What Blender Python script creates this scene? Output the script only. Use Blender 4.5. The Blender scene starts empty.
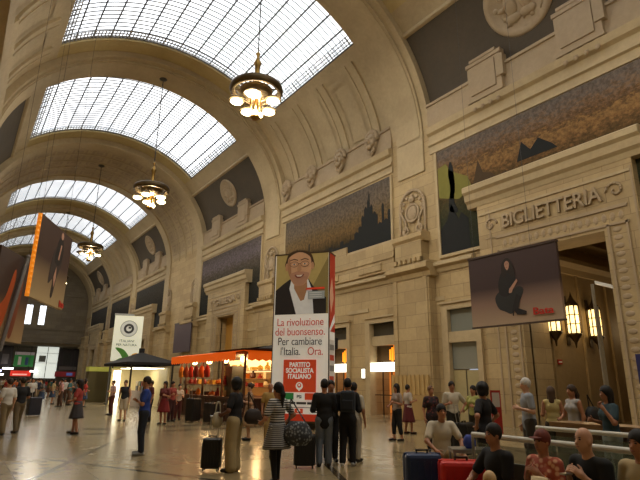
import bpy, math, random
import numpy as np
from mathutils import Vector, Matrix
random.seed(7)
sc = bpy.context.scene
COL = sc.collection
PI = math.pi
# ---------------------------------------------------------------- camera, world, exposure
cam = bpy.data.cameras.new('camera'); camo = bpy.data.objects.new('camera', cam); COL.objects.link(camo)
F_PX = 510.0
cam.sensor_fit = 'HORIZONTAL'; cam.sensor_width = 36.0; cam.lens = F_PX / 640 * 36; cam.clip_end = 400; cam.clip_start = .05
PITCH, YAW, ROLL, EYE = math.radians(15.67), math.radians(34.81), math.radians(-.66), 1.61
camo.matrix_world = Matrix.Translation((0, 0, EYE)) @ Matrix.Rotation(-YAW, 4, 'Z') @ Matrix.Rotation(PI / 2 + PITCH, 4, 'X') @ Matrix.Rotation(-ROLL, 4, 'Z')
sc.camera = camo
world = bpy.data.worlds.new('world'); sc.world = world; world.use_nodes = True
world.node_tree.nodes['Background'].inputs[0].default_value = (.75, .85, 1, 1)
world.node_tree.nodes['Background'].inputs[1].default_value = .5
sc.view_settings.view_transform = 'Standard'; sc.view_settings.look = 'None'
sc.view_settings.gamma = 1; sc.view_settings.use_curve_mapping = False
sc.view_settings.exposure = -0.05
sc.cycles.use_denoising = True
sc.cycles.max_bounces = 7; sc.cycles.diffuse_bounces = 5; sc.cycles.sample_clamp_indirect = 6
SKY_E = 2.1        # brightness of the daylit frosted glass
LAMP_E = 14.0
# ---------------------------------------------------------------- materials
MATS = {}
def srgb(c):
    return tuple((v / 12.92 if v <= .04045 else ((v + .055) / 1.055) ** 2.4) for v in c)
def hexc(h):
    return srgb(tuple(int(h[i:i + 2], 16) / 255 for i in (0, 2, 4)))
class NT:
    def __init__(s, m): s.t = m.node_tree; s.n = s.t.nodes; s.l = s.t.links
    def node(s, typ, **k):
        n = s.n.new(typ)
        for a, b in k.items(): setattr(n, a, b)
        return n
    def val(s, sock, v):
        if hasattr(v, 'is_output'): s.l.new(v, sock)
        elif isinstance(v, (int, float)): sock.default_value = v
        else: sock.default_value = (tuple(v) + (1,))[:len(sock.default_value)]
    def math(s, op, a, b=0, c=0):
        n = s.node('ShaderNodeMath', operation=op)
        for i, v in enumerate((a, b, c)): s.val(n.inputs[i], v)
        return n.outputs[0]
    def mix(s, f, a, b, mode='MIX'):
        n = s.node('ShaderNodeMix', data_type='RGBA', blend_type=mode)
        s.val(n.inputs[0], f); s.val(n.inputs[6], a); s.val(n.inputs[7], b)
        return n.outputs[2]
    def pos(s):
        g = s.node('ShaderNodeNewGeometry'); x = s.node('ShaderNodeSeparateXYZ'); s.l.new(g.outputs['Position'], x.inputs[0])
        return g.outputs['Position'], x.outputs
    def noise(s, vec, scale, detail=4, rough=.55):
        n = s.node('ShaderNodeTexNoise'); n.inputs['Scale'].default_value = scale; n.inputs['Detail'].default_value = detail
        n.inputs['Roughness'].default_value = rough
        if vec is not None: s.l.new(vec, n.inputs['Vector'])
        return n.outputs[0]
    def ramp(s, f, stops):
        n = s.node('ShaderNodeValToRGB'); e = n.color_ramp.elements
        while len(e) < len(stops): e.new(.5)
        for el, (p, c) in zip(e, stops): el.position = p; el.color = tuple(c) + (1,)
        s.l.new(f, n.inputs[0]); return n.outputs[0]
def base(name):
    m = bpy.data.materials.new(name); m.use_nodes = True
    return m, NT(m), m.node_tree.nodes['Principled BSDF']
def mat(name, col='808080', rough=.7, metal=0., emit=0., var=.12, bump=0., nscale=6., alpha=None, ecol=None, trans=0.):
    key = (name, col, emit)
    if key in MATS: return MATS[key]
    m, t, b = base(name)
    c = hexc(col) if isinstance(col, str) else col
    b.inputs['Roughness'].default_value = rough; b.inputs['Metallic'].default_value = metal
    tc = t.node('ShaderNodeTexCoord').outputs['Object']
    nz = t.noise(tc, nscale)
    col_o = t.mix(nz, tuple(v * (1 - var) for v in c), tuple(min(1, v * (1 + var)) for v in c))
    t.l.new(col_o, b.inputs['Base Color'])
    if emit:
        e = ecol and hexc(ecol) or c
        b.inputs['Emission Color'].default_value = tuple(e) + (1,); b.inputs['Emission Strength'].default_value = emit
    if bump:
        bn = t.node('ShaderNodeBump'); bn.inputs['Strength'].default_value = bump; bn.inputs['Distance'].default_value = .05
        t.l.new(t.noise(tc, nscale * 3), bn.inputs['Height']); t.l.new(bn.outputs[0], b.inputs['Normal'])
    if trans: b.inputs['Transmission Weight'].default_value = trans; b.inputs['IOR'].default_value = 1.1
    if alpha is not None: b.inputs['Alpha'].default_value = alpha
    MATS[key] = m
    return m
def stone(name, c1, c2, joint=True, bw=1.5, bh=.62, rough=.65, horiz=False):
    m, t, b = base(name)
    p, x = t.pos()
    v = t.node('ShaderNodeCombineXYZ')
    t.l.new(t.math('ADD', x['Y'], x['X']), v.inputs[0]); t.l.new(x['Z'], v.inputs[1])
    n1 = t.noise(p, .45, 5, .6); n2 = t.noise(p, 5, 6, .65)
    c = t.mix(t.ramp(n1, [(.35, (0, 0, 0)), (.62, (1, 1, 1))]), hexc(c1), hexc(c2))
    c = t.mix(t.math('MULTIPLY', n2, .55), c, tuple(v_ * .48 for v_ in hexc(c1)))
    h = n2
    if joint:
        br = t.node('ShaderNodeTexBrick'); t.l.new(v.outputs[0], br.inputs['Vector'])
        br.inputs['Scale'].default_value = 1; br.inputs['Brick Width'].default_value = bw; br.inputs['Row Height'].default_value = bh
        br.inputs['Mortar Size'].default_value = .012; br.inputs['Mortar Smooth'].default_value = .3
        br.inputs['Color1'].default_value = (1, 1, 1, 1); br.inputs['Color2'].default_value = (.76, .74, .7, 1); br.inputs['Mortar'].default_value = (.42, .38, .32, 1)
        c = t.mix(.8, c, br.outputs['Color'], 'MULTIPLY')
        h = t.math('SUBTRACT', t.math('MULTIPLY', n2, .35), br.outputs['Fac'])
    t.l.new(c, b.inputs['Base Color']); b.inputs['Roughness'].default_value = rough
    bn = t.node('ShaderNodeBump'); bn.inputs['Strength'].default_value = .35; bn.inputs['Distance'].default_value = .04
    t.l.new(h, bn.inputs['Height']); t.l.new(bn.outputs[0], b.inputs['Normal'])
    return m
M_STONE = stone('travertine_blocks', 'B8A074', 'CBB384')
M_PLAIN = stone('travertine_smooth', 'B8A47E', 'C8B48C', joint=False)
M_CARVE = stone('carved_travertine', 'AB9675', 'B8A384', joint=False)
M_VAULT = stone('vault_plaster', 'C0A972', 'CCB782', joint=False, rough=.8)
M_DARK = stone('dark_slate_panel', '4C4232', '574B38', joint=False, rough=.7)
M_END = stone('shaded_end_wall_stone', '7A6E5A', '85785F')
def floor_mat():
    m, t, b = base('polished_marble_floor')
    p, x = t.pos()
    n1 = t.noise(p, .35, 5); n2 = t.noise(p, 3.0, 6)
    v = t.node('ShaderNodeCombineXYZ'); t.l.new(x['X'], v.inputs[0]); t.l.new(x['Y'], v.inputs[1])
    br = t.node('ShaderNodeTexBrick'); t.l.new(v.outputs[0], br.inputs['Vector']); br.offset = 0
    br.inputs['Scale'].default_value = 1; br.inputs['Brick Width'].default_value = 1.17; br.inputs['Row Height'].default_value = 1.17
    br.inputs['Mortar Size'].default_value = .008
    br.inputs['Color1'].default_value = (1, 1, 1, 1); br.inputs['Color2'].default_value = (.88, .86, .84, 1); br.inputs['Mortar'].default_value = (.62, .6, .56, 1)
    c = t.mix(n1, hexc('94845F'), hexc('A89671'))
    c = t.mix(t.math('MULTIPLY', n2, .5), c, hexc('766850'))
    c = t.mix(1.0, c, br.outputs['Color'], 'MULTIPLY')
    def tri(e):   # distance of e to the nearest whole number
        f = t.math('FRACT', e); return t.math('MINIMUM', f, t.math('SUBTRACT', 1, f))
    P = 11.7
    a1 = t.math('ADD', t.math('MULTIPLY', t.math('SUBTRACT', x['Y'], 12.16), 1 / P), t.math('MULTIPLY', t.math('SUBTRACT', x['X'], 2.27), 2 / P))
    a2 = t.math('SUBTRACT', t.math('MULTIPLY', t.math('SUBTRACT', x['Y'], 12.16), 1 / P), t.math('MULTIPLY', t.math('SUBTRACT', x['X'], 2.27), 2 / P))
    ln = t.math('LESS_THAN', t.math('MINIMUM', tri(a1), tri(a2)), .013)
    c = t.mix(t.math('MULTIPLY', ln, .9), c, hexc('32291D'))
    # cross bands at the pillars
    yb = t.math('SUBTRACT', x['Y'], 18.55)
    d = t.math('ABSOLUTE', t.math('SUBTRACT', t.math('ABSOLUTE', t.math('SUBTRACT', t.math('MODULO', t.math('ADD', yb, 152), 15.2), 0)), 0))
    b1 = t.math('LESS_THAN', t.math('ABSOLUTE', t.math('SUBTRACT', d, 1.15)), .28)
    b2 = t.math('LESS_THAN', t.math('ABSOLUTE', t.math('SUBTRACT', d, 15.2 - .6)), .28)
    c = t.mix(t.math('MULTIPLY', t.math('MAXIMUM', b1, b2), .75), c, hexc('2E261C'))
    t.l.new(c, b.inputs['Base Color'])
    rr = t.math('ADD', t.math('MULTIPLY', n2, .2), .12)
    t.l.new(rr, b.inputs['Roughness']); b.inputs['Specular IOR Level'].default_value = .42
    bn = t.node('ShaderNodeBump'); bn.inputs['Strength'].default_value = .04; bn.inputs['Distance'].default_value = .02
    t.l.new(n2, bn.inputs['Height']); t.l.new(bn.outputs[0], b.inputs['Normal'])
    return m
M_FLOOR = floor_mat()
M_IRON = mat('dark_iron', '4E4C48', .5, .6)
M_BRONZE = mat('aged_bronze', '5A4A30', .42, .8, var=.25)
M_BRASS = mat('polished_brass', '94743A', .3, .9)
M_BLACK = mat('black_plastic', '151515', .45)
M_WHITE = mat('white_enamel', 'E8E6DF', .4)
M_STEEL = mat('brushed_steel', 'B4B4B0', .3, .9)
M_SKIN = {'light': mat('light_skin', 'C99A7C', .55, var=.06), 'tan': mat('tanned_skin', 'A87455', .55, var=.06), 'dark': mat('dark_skin', '6A4330', .5, var=.06)}
M_GLOBE = mat('lit_lamp_glass', 'FFF3D0', .4, emit=LAMP_E, ecol='FFE9B4')
M_LANTERN = mat('lit_lantern_glass', 'FFE9B0', .4, emit=2.6, ecol='FFD98E')
def cloth(col, name='cloth'): return mat(name + '_' + col, col, .85, var=.14, nscale=9)
# ---------------------------------------------------------------- mesh helpers
class MB:
    def __init__(s): s.v = []; s.f = []; s.mi = []
    def add(s, vs, fs, m=0):
        o = len(s.v); s.v += [tuple(map(float, v)) for v in vs]; s.f += [tuple(i + o for i in f) for f in fs]; s.mi += [m] * len(fs); return s
    def box(s, x0, x1, y0, y1, z0, z1, m=0):
        return s.add([(x0, y0, z0), (x1, y0, z0), (x1, y1, z0), (x0, y1, z0), (x0, y0, z1), (x1, y0, z1), (x1, y1, z1), (x0, y1, z1)],
                     [(0, 3, 2, 1), (4, 5, 6, 7), (0, 1, 5, 4), (1, 2, 6, 5), (2, 3, 7, 6), (3, 0, 4, 7)], m)
    def tube(s, a, b, ra, rb=None, n=10, m=0, caps=True):
        a = Vector(a); b = Vector(b); rb = ra if rb is None else rb
        d = (b - a).normalized(); u = d.orthogonal().normalized(); w = d.cross(u)
        vs = [a + (u * math.cos(2 * PI * i / n) + w * math.sin(2 * PI * i / n)) * ra for i in range(n)] + [b + (u * math.cos(2 * PI * i / n) + w * math.sin(2 * PI * i / n)) * rb for i in range(n)]
        fs = [(i, (i + 1) % n, n + (i + 1) % n, n + i) for i in range(n)]
        if caps: fs += [tuple(range(n))[::-1], tuple(range(n, 2 * n))]
        return s.add(vs, fs, m)
    def lathe(s, prof, o=(0, 0, 0), n=20, m=0, sx=1, sy=1):
        vs = []; k = len(prof)
        for i in range(n):
            a = 2 * PI * i / n
            for r, z in prof: vs.append((o[0] + r * math.cos(a) * sx, o[1] + r * math.sin(a) * sy, o[2] + z))
        fs = [(i * k + j, ((i + 1) % n) * k + j, ((i + 1) % n) * k + j + 1, i * k + j + 1) for i in range(n) for j in range(k - 1)]
        return s.add(vs, fs, m)
    def ball(s, o, rx, ry=None, rz=None, n=14, k=8, m=0):
        ry = rx if ry is None else ry; rz = rx if rz is None else rz
        prof = [(math.sin(PI * j / k), -math.cos(PI * j / k)) for j in range(k + 1)]
        vs = []
        for i in range(n):
            a = 2 * PI * i / n
            for r, z in prof: vs.append((o[0] + r * math.cos(a) * rx, o[1] + r * math.sin(a) * ry, o[2] + z * rz))
        k1 = k + 1
        return s.add(vs, [(i * k1 + j, ((i + 1) % n) * k1 + j, ((i + 1) % n) * k1 + j + 1, i * k1 + j + 1) for i in range(n) for j in range(k)], m)
    def torus(s, o, R, r, n=28, k=8, m=0, ax='z', flat=1):
        vs = []
        for i in range(n):
            a = 2 * PI * i / n
            for j in range(k):
                b = 2 * PI * j / k; q = R + r * math.cos(b); z = r * math.sin(b) * flat
                p = (q * math.cos(a), q * math.sin(a), z)
                if ax == 'x': p = (p[2], p[0], p[1])
                vs.append((o[0] + p[0], o[1] + p[1], o[2] + p[2]))
        return s.add(vs, [(i * k + j, ((i + 1) % n) * k + j, ((i + 1) % n) * k + (j + 1) % k, i * k + (j + 1) % k) for i in range(n) for j in range(k)], m)
    def grid(s, fn, nu, nv, m=0):
        vs = [fn(i / nu, j / nv) for i in range(nu + 1) for j in range(nv + 1)]
        return s.add(vs, [(i * (nv + 1) + j, (i + 1) * (nv + 1) + j, (i + 1) * (nv + 1) + j + 1, i * (nv + 1) + j + 1) for i in range(nu) for j in range(nv)], m)
    def prism(s, pts, axis, a, b, m=0):
        """extrude a closed 2D outline along an axis; pts are the two other coordinates in xyz order"""
        n = len(pts)
        def mk(p, c): return {'x': (c, p[0], p[1]), 'y': (p[0], c, p[1]), 'z': (p[0], p[1], c)}[axis]
        vs = [mk(p, a) for p in pts] + [mk(p, b) for p in pts]
        return s.add(vs, [tuple(range(n))[::-1], tuple(range(n, 2 * n))] + [(i, (i + 1) % n, n + (i + 1) % n, n + i) for i in range(n)], m)
    def build(s, name, mats, parent=None, smooth=False, loc=None, rz=0, bevel=0, **tags):
        me = bpy.data.meshes.new(name); me.from_pydata(s.v, [], s.f)
        if not isinstance(mats, (list, tuple)): mats = [mats]
        for x in mats: me.materials.append(x)
        if len(mats) > 1: me.polygons.foreach_set('material_index', s.mi)
        if smooth: me.polygons.foreach_set('use_smooth', [True] * len(me.polygons))
        bm_fix(me)
        o = bpy.data.objects.new(name, me); COL.objects.link(o)
        if parent: o.parent = parent
        if loc is not None: o.location = loc
        o.rotation_euler = (0, 0, rz)
        if bevel:
            b = o.modifiers.new('bevel', 'BEVEL'); b.width = bevel; b.segments = 2; b.limit_method = 'ANGLE'
        for k, v in tags.items(): o[k] = v
        return o
def bm_fix(me):
    import bmesh
    bm = bmesh.new(); bm.from_mesh(me); bmesh.ops.remove_doubles(bm, verts=bm.verts, dist=1e-5)
    bmesh.ops.recalc_face_normals(bm, faces=bm.faces); bm.to_mesh(me); bm.free()
def tag(o, label, cat, group=None, kind=None):
    if label: o['label'] = label
    if cat: o['category'] = cat
    if group: o['group'] = group
    if kind: o['kind'] = kind
    return o
def empty(name, loc=(0, 0, 0), rz=0, **k):
    o = bpy.data.objects.new(name, None); COL.objects.link(o); o.location = loc; o.rotation_euler = (0, 0, rz); o.empty_display_size = .2
    for a, b in k.items(): o[a] = b
    return o
def thing(name, label, cat, loc=(0, 0, 0), rz=0, group=None): return tag(empty(name, loc, rz), label, cat, group)
def struct(o, label=None):
    o['kind'] = 'structure'
    if label: o['label'] = label
    return o
def copy_tree(o, parent=None):
    c = o.copy(); COL.objects.link(c)
    if parent: c.parent = parent
    for ch in list(o.children): copy_tree(ch, c)
    return c
def text(body, size, mt, parent, M, name='lettering', align='CENTER', ext=.004, bold=0., sx=1., fit=None):
    cu = bpy.data.curves.new(name, 'FONT'); cu.body = body; cu.size = size; cu.align_x = align; cu.extrude = ext; cu.offset = bold * size; cu.space_character = .98; cu.space_line = .82
    cu.materials.append(mt); tmp = bpy.data.objects.new(name + '_tmp', cu)
    me = bpy.data.meshes.new_from_object(tmp); bpy.data.objects.remove(tmp); bpy.data.curves.remove(cu); me.name = name
    o = bpy.data.objects.new(name, me); COL.objects.link(o)
    if fit and len(me.vertices): xs = [v.co.x for v in me.vertices]; sx = fit / (max(xs) - min(xs))
    o.parent = parent; o.matrix_basis = M @ Matrix.Diagonal((sx, 1, 1, 1)); return o
def face_matrix(o, u, n):
    """local frame: x along u, y up, z along n (towards the viewer)"""
    u = Vector(u).normalized(); n = Vector(n).normalized(); v = n.cross(u)
    m = Matrix((u, v, n)).transposed().to_4x4(); m.translation = Vector(o); return m
class Board:
    """flat artwork: outlines laid on a board's face, each its own layer of paint a fraction of a millimetre thick"""
    def __init__(s, parent, o, u, n): s.p = parent; s.M = face_matrix(o, u, n); s.k = 0
    def poly(s, pts, mt, name, dz=None, smooth=False):
        s.k += 1; z = .002 * s.k if dz is None else dz
        mb = MB(); mb.prism([(x, y) for x, y in pts], 'z', z - .003, z)
        o = mb.build(name, mt, s.p); o.matrix_basis = s.M; return o
    def ell(s, x, y, rx, ry, mt, name, n=28, rot=0, a0=0, a1=2 * PI):
        pts = [(rx * math.cos(a0 + (a1 - a0) * i / n), ry * math.sin(a0 + (a1 - a0) * i / n)) for i in range(n if a1 - a0 > 6 else n + 1)]
        c, w = math.cos(rot), math.sin(rot)
        return s.poly([(x + a * c - b * w, y + a * w + b * c) for a, b in pts], mt, name)
    def rect(s, x0, x1, y0, y1, mt, name): return s.poly([(x0, y0), (x1, y0), (x1, y1), (x0, y1)], mt, name)
    def txt(s, body, x, y, size, mt, **k):
        s.k += 1
        return text(body, size, mt, s.p, s.M @ Matrix.Translation((x, y, .002 * s.k + .002)), **k)
def smooth_pts(pts, n=4):
    """closed Catmull-Rom through the points"""
    out = []; L = len(pts)
    for i in range(L):
        p0, p1, p2, p3 = [pts[(i + d) % L] for d in (-1, 0, 1, 2)]
        for j in range(n):
            t = j / n
            out.append(tuple(.5 * (2 * p1[q] + (p2[q] - p0[q]) * t + (2 * p0[q] - 5 * p1[q] + 4 * p2[q] - p3[q]) * t * t + (3 * p1[q] - p0[q] - 3 * p2[q] + p3[q]) * t ** 3) for q in (0, 1)))
    return out
# ================================================================ THE HALL
XC, W, WL, Z0 = 9.3, 19.0, -.4, 14.65
AV, BV = 10.1, 9.0       # vault half width and rise over the springing
AR, BR = 9.72, 8.62      # rib soffit
YA, YB = -14.0, 103.0
BAYS = [(-10.0, 2.4, 'B'), (5.4, 17.1, 'A'), (20.0, 32.3, 'B'), (35.3, 48.0, 'A'), (59.0, 70.9, 'A'), (73.6, 84.4, 'B'), (86.6, 98.6, 'A')]
RIBS = [(-14, -10), (2.4, 5.4), (17.1, 20.0), (32.3, 35.3), (48.0, 59.0), (70.9, 73.6), (84.4, 86.6), (98.6, 103.0)]
TA = math.radians(45.2)
def vp(t, a=AV, b=BV): return (XC + a * math.cos(t), Z0 + b * math.sin(t))
# floor
f = MB(); f.box(-3, 34, -14, 125, -.3, 0); struct(f.build('floor', M_FLOOR))
# ---- right wall with its openings
wr = MB(); TH = 1.4
def wall_strip(y0, y1, z0, z1): wr.box(W, W + TH, y0, y1, z0, z1)
OPEN = [(8.65, 12.3, 7.15), (14.9, 16.6, 5.05), (20.1, 22.3, 4.85), (24.3, 26.5, 4.85), (28.5, 30.7, 4.85), (39.3, 42.6, 7.1), (64.0, 67.0, 6.5), (77, 80, 4.8), (91, 94, 6.5)]
y = YA
for a, b, z in OPEN:
    wall_strip(y, a, 0, 7.6); wall_strip(a, b, z, 7.6); y = b
wall_strip(y, YB, 0, 7.6)
wall_strip(YA, YB, 7.6, 16.25)
wall_right = struct(wr.build('wall_right', M_STONE), 'tall travertine right hand wall of the ticket hall')
# ledges, entablatures, pilasters
def cornice(name, mt, y0, y1, prof, x=W):
    """prof: (out, z) points of the section, out measured from the wall"""
    mb = MB(); mb.prism([(x - o, z) for o, z in prof] + [(x + .3, prof[-1][1]), (x + .3, prof[0][1])], 'y', y0, y1)
    return struct(mb.build(name, mt))
tn = [0]
def trim(mb, mt=M_PLAIN, **k):
    tn[0] += 1; return struct(mb.build('trim_%d' % tn[0], mt, **k))
mb = MB()
for (a, b, kd) in BAYS:
    segs = [(a, b)]
    if kd == 'A':
        c = (a + b) / 2; segs = [(a, c - 3.45), (c + 3.45, b)]
    for s0, s1 in segs:
        mb.prism([(W + .2, 6.95), (W - .06, 6.95), (W - .12, 7.15), (W - .3, 7.25), (W - .3, 7.42), (W - .1, 7.5), (W + .2, 7.5)], 'y', s0, s1)
trim(mb)
mb = MB()     # entablature over the murals
for (a, b, kd) in BAYS:
    mb.prism([(W + .2, 13.35), (W - .08, 13.35), (W - .08, 13.75), (W - .2, 13.8), (W - .2, 13.95), (W - .1, 14.0), (W - .1, 14.35), (W - .28, 14.45), (W - .38, 14.75), (W - .15, 14.85), (W + .2, 14.85)], 'y', a, b)
trim(mb)
mb = MB()     # attic band below the vault
for (a, b, kd) in BAYS:
    mb.box(W - .12, W + .2, a, b, 14.85, 16.1); mb.box(W - .2, W + .2, a, b, 16.1, 16.25)
trim(mb, M_CARVE)
mb = MB()     # base course and string course of the lower wall
ys = YA
for a, b, z in OPEN + [(YB, YB, 0)]:
    mb.box(W - .1, W + .2, ys, a - .05, 0, .45); mb.box(W - .05, W + .2, ys, a - .05, 5.55, 5.75)
    ys = b + .05
trim(mb)
# ---- ribs with their pillars
for i, (a, b) in enumerate(RIBS):
    mb = MB(); N = 48
    wide = b - a > 5
    def sweep(y0, y1, ai, bi):
        vs = []
        def pt(t, aa, bb): return (XC + aa * math.cos(t), Z0 + bb * math.sin(t))
        prof = []
        for k in range(N + 1):
            t = PI * k / N
            for (aa, bb) in ((ai, bi), (AV + .6, BV + .6)):
                X, Z = pt(t, aa, bb); prof.append((X, Z))
        for yy in (y0, y1):
            for X, Z in prof: vs.append((X, yy, Z))
        n = len(prof); fs = []
        for k in range(N):
            q = 2 * k
            fs += [(q, q + 2, q + 3, q + 1), (n + q, n + q + 1, n + q + 3, n + q + 2), (q, n + q, n + q + 2, q + 2)]
        mb.add(vs, fs)
    w = b - a
    sweep(a, b, AR, BR)
    if not wide:
        sweep(a + .45, b - .45, AR - .12, BR - .12); sweep(a + .6, b - .6, AR - .17, BR - .17)
        mb.box(XC + AR, W + .3, a, b, 7.6, Z0); mb.box(XC + AR - .12, W, a + .45, b - .45, 12.6, Z0)
        mb.box(WL - .3, XC - AR, a, b, 7.6, Z0)
    else:
        sweep(a - .06, a + 1.6, AR - .15, BR - .15); sweep(b - 1.4, b + .06, AR - .15, BR - .15)
        for q in range(3): sweep(a + 3.1 + q * 1.9, a + 3.3 + q * 1.9, AR - .08, BR - .08)
        mb.box(XC + AR, W + .3, a, b, 7.6, Z0); mb.box(WL - .3, XC - AR, a, b, 7.6, Z0)
        mb.box(XC + AR - .15, W, a, a + 1.6, 7.6, Z0); mb.box(XC + AR - .15, W, b - 1.4, b, 7.6, Z0)
    trim(mb, M_VAULT if False else M_PLAIN)
    # pillar below
    mb = MB()
    ps = [(a, b)] if not wide else [(a, a + 3), (b - 3, b)]
    for p0, p1 in ps:
        mb.box(W - .45, W + .2, p0 + .15, p1 - .15, 0, 6.95); mb.box(W - .55, W + .2, p0 + .05, p1 - .05, 0, .8)
        mb.prism([(W + .2, 6.8), (W - .5, 6.8), (W - .56, 7.05), (W - .8, 7.2), (W - .8, 7.45), (W - .6, 7.55), (W + .2, 7.6)], 'y', p0 - .05, p1 + .05)
        mb.box(W - .52, W, p0 + .5, p1 - .5, 7.6, 8.75)
        mb.prism([(W + .1, 8.7), (W - .45, 8.7), (W - .62, 8.9), (W - .62, 9.1), (W - .45, 9.2), (W + .1, 9.2)], 'y', p0 + .35, p1 - .35)
        for k in range(6):
            yy = p0 + .6 + k * (p1 - p0 - 1.2) / 5; mb.box(W - .66, W - .4, yy - .1, yy + .1, 7.62, 7.85)
        for k in range(2): mb.box(W - .5, W, p0 + .25 + k * (p1 - p0 - .75), p0 + .5 + k * (p1 - p0 - .75), .8, 6.8)
    trim(mb, M_STONE)
    # cartouche on the pillar
    for p0, p1 in ps:
        if p0 < 10 and i < 2: continue
        yc = (p0 + p1) / 2; x = XC + AR - .12
        c = thing('carved_cartouche', 'carved stone cartouche on the pillar ' + {2: 'between the ticket office bay and the masked bay', 3: 'right of the second carved portal', 4: 'on the %s side of the broad arch' % ('near' if p0 == a else 'far'), 5: 'beyond the third arch', 6: 'beyond the white advertising totem', 7: 'next to the end wall'}.get(i, 'x'), 'relief', (x, yc, 9.2)); c.scale = (.45, .92, .95)
        q = MB()
        q.torus((0, 0, 1.35), .5, .08, ax='x'); q.ball((0, 0, 1.35), .12, .38, .42)
        for k in range(18):
            a1, a2 = PI * k / 18, PI * (k + 1) / 18; q.tube((0, 1.0 * math.cos(a1), 1.7 + 1.0 * math.sin(a1)), (0, 1.0 * math.cos(a2), 1.7 + 1.0 * math.sin(a2)), .09, n=6)
        for sg in (-1, 1): q.tube((0, sg * 1.0, 0), (0, sg * 1.0, 1.7), .08, n=6)
        q.build('shield', M_CARVE, c, smooth=True)
        q = MB()
        for s in (-1, 1):
            pts = [(s * (.7 - .2 * math.sin(k * .5) + .004 * k), .25 + .15 * k) for k in range(12)]
            for k in range(11): q.tube((-.02, pts[k][0], pts[k][1]), (-.02, pts[k + 1][0], pts[k + 1][1]), .09, .08, n=6)
            q.torus((-.05, s * .55, .35), .2, .08, ax='x', n=16, k=6)
        for k in range(7):
            aa = PI * k / 6; q.ball((-.03, .75 * math.cos(aa), 1.65 + .72 * math.sin(aa)), .1, .12, .12, n=8, k=5)
        q.ball((-.06, 0, 2.15), .14, .22, .18)
        q.build('scroll', M_CARVE, c, smooth=True)
# ---- vault shells and skylights
SKY = [(-8.5, 1.4), (6.6, 15.9), (20.35, 30.9), (36.0, 46.4), (60.0, 68.6), (74.5, 83.0), (87.5, 96.3)]
def sky_glass_mat():
    m, t, b = base('frosted_skylight_glass')
    p, x = t.pos()
    br = t.node('ShaderNodeTexBrick'); v = t.node('ShaderNodeCombineXYZ'); t.l.new(x['X'], v.inputs[0]); t.l.new(x['Y'], v.inputs[1]); t.l.new(v.outputs[0], br.inputs['Vector'])
    br.inputs['Scale'].default_value = 1; br.inputs['Brick Width'].default_value = 1.05; br.inputs['Row Height'].default_value = .35; br.offset = 0
    br.inputs['Mortar Size'].default_value = 0; br.inputs['Color1'].default_value = (.78, .82, .9, 1); br.inputs['Color2'].default_value = (1, 1, 1, 1)
    b.inputs['Base Color'].default_value = (.8, .85, .9, 1); t.l.new(t.mix(t.noise(p, .3), br.outputs['Color'], (.92, .96, 1)), b.inputs['Emission Color'])
    b.inputs['Emission Strength'].default_value = SKY_E; b.inputs['Roughness'].default_value = .5
    return m
M_SKYG = sky_glass_mat()
M_LATT = mat('grey_lattice_metal', 'A0A2A6', .6)
vh = MB(); vb = MB(); side = MB(); dk = MB()
NA = 14
def strip(mbx, y0, y1, t0, t1, n, a=AV, b=BV):
    mbx.grid(lambda u, v: (vp(t0 + (t1 - t0) * v, a, b)[0], y0 + (y1 - y0) * u, vp(t0 + (t1 - t0) * v, a, b)[1]), 1, n)
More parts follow.
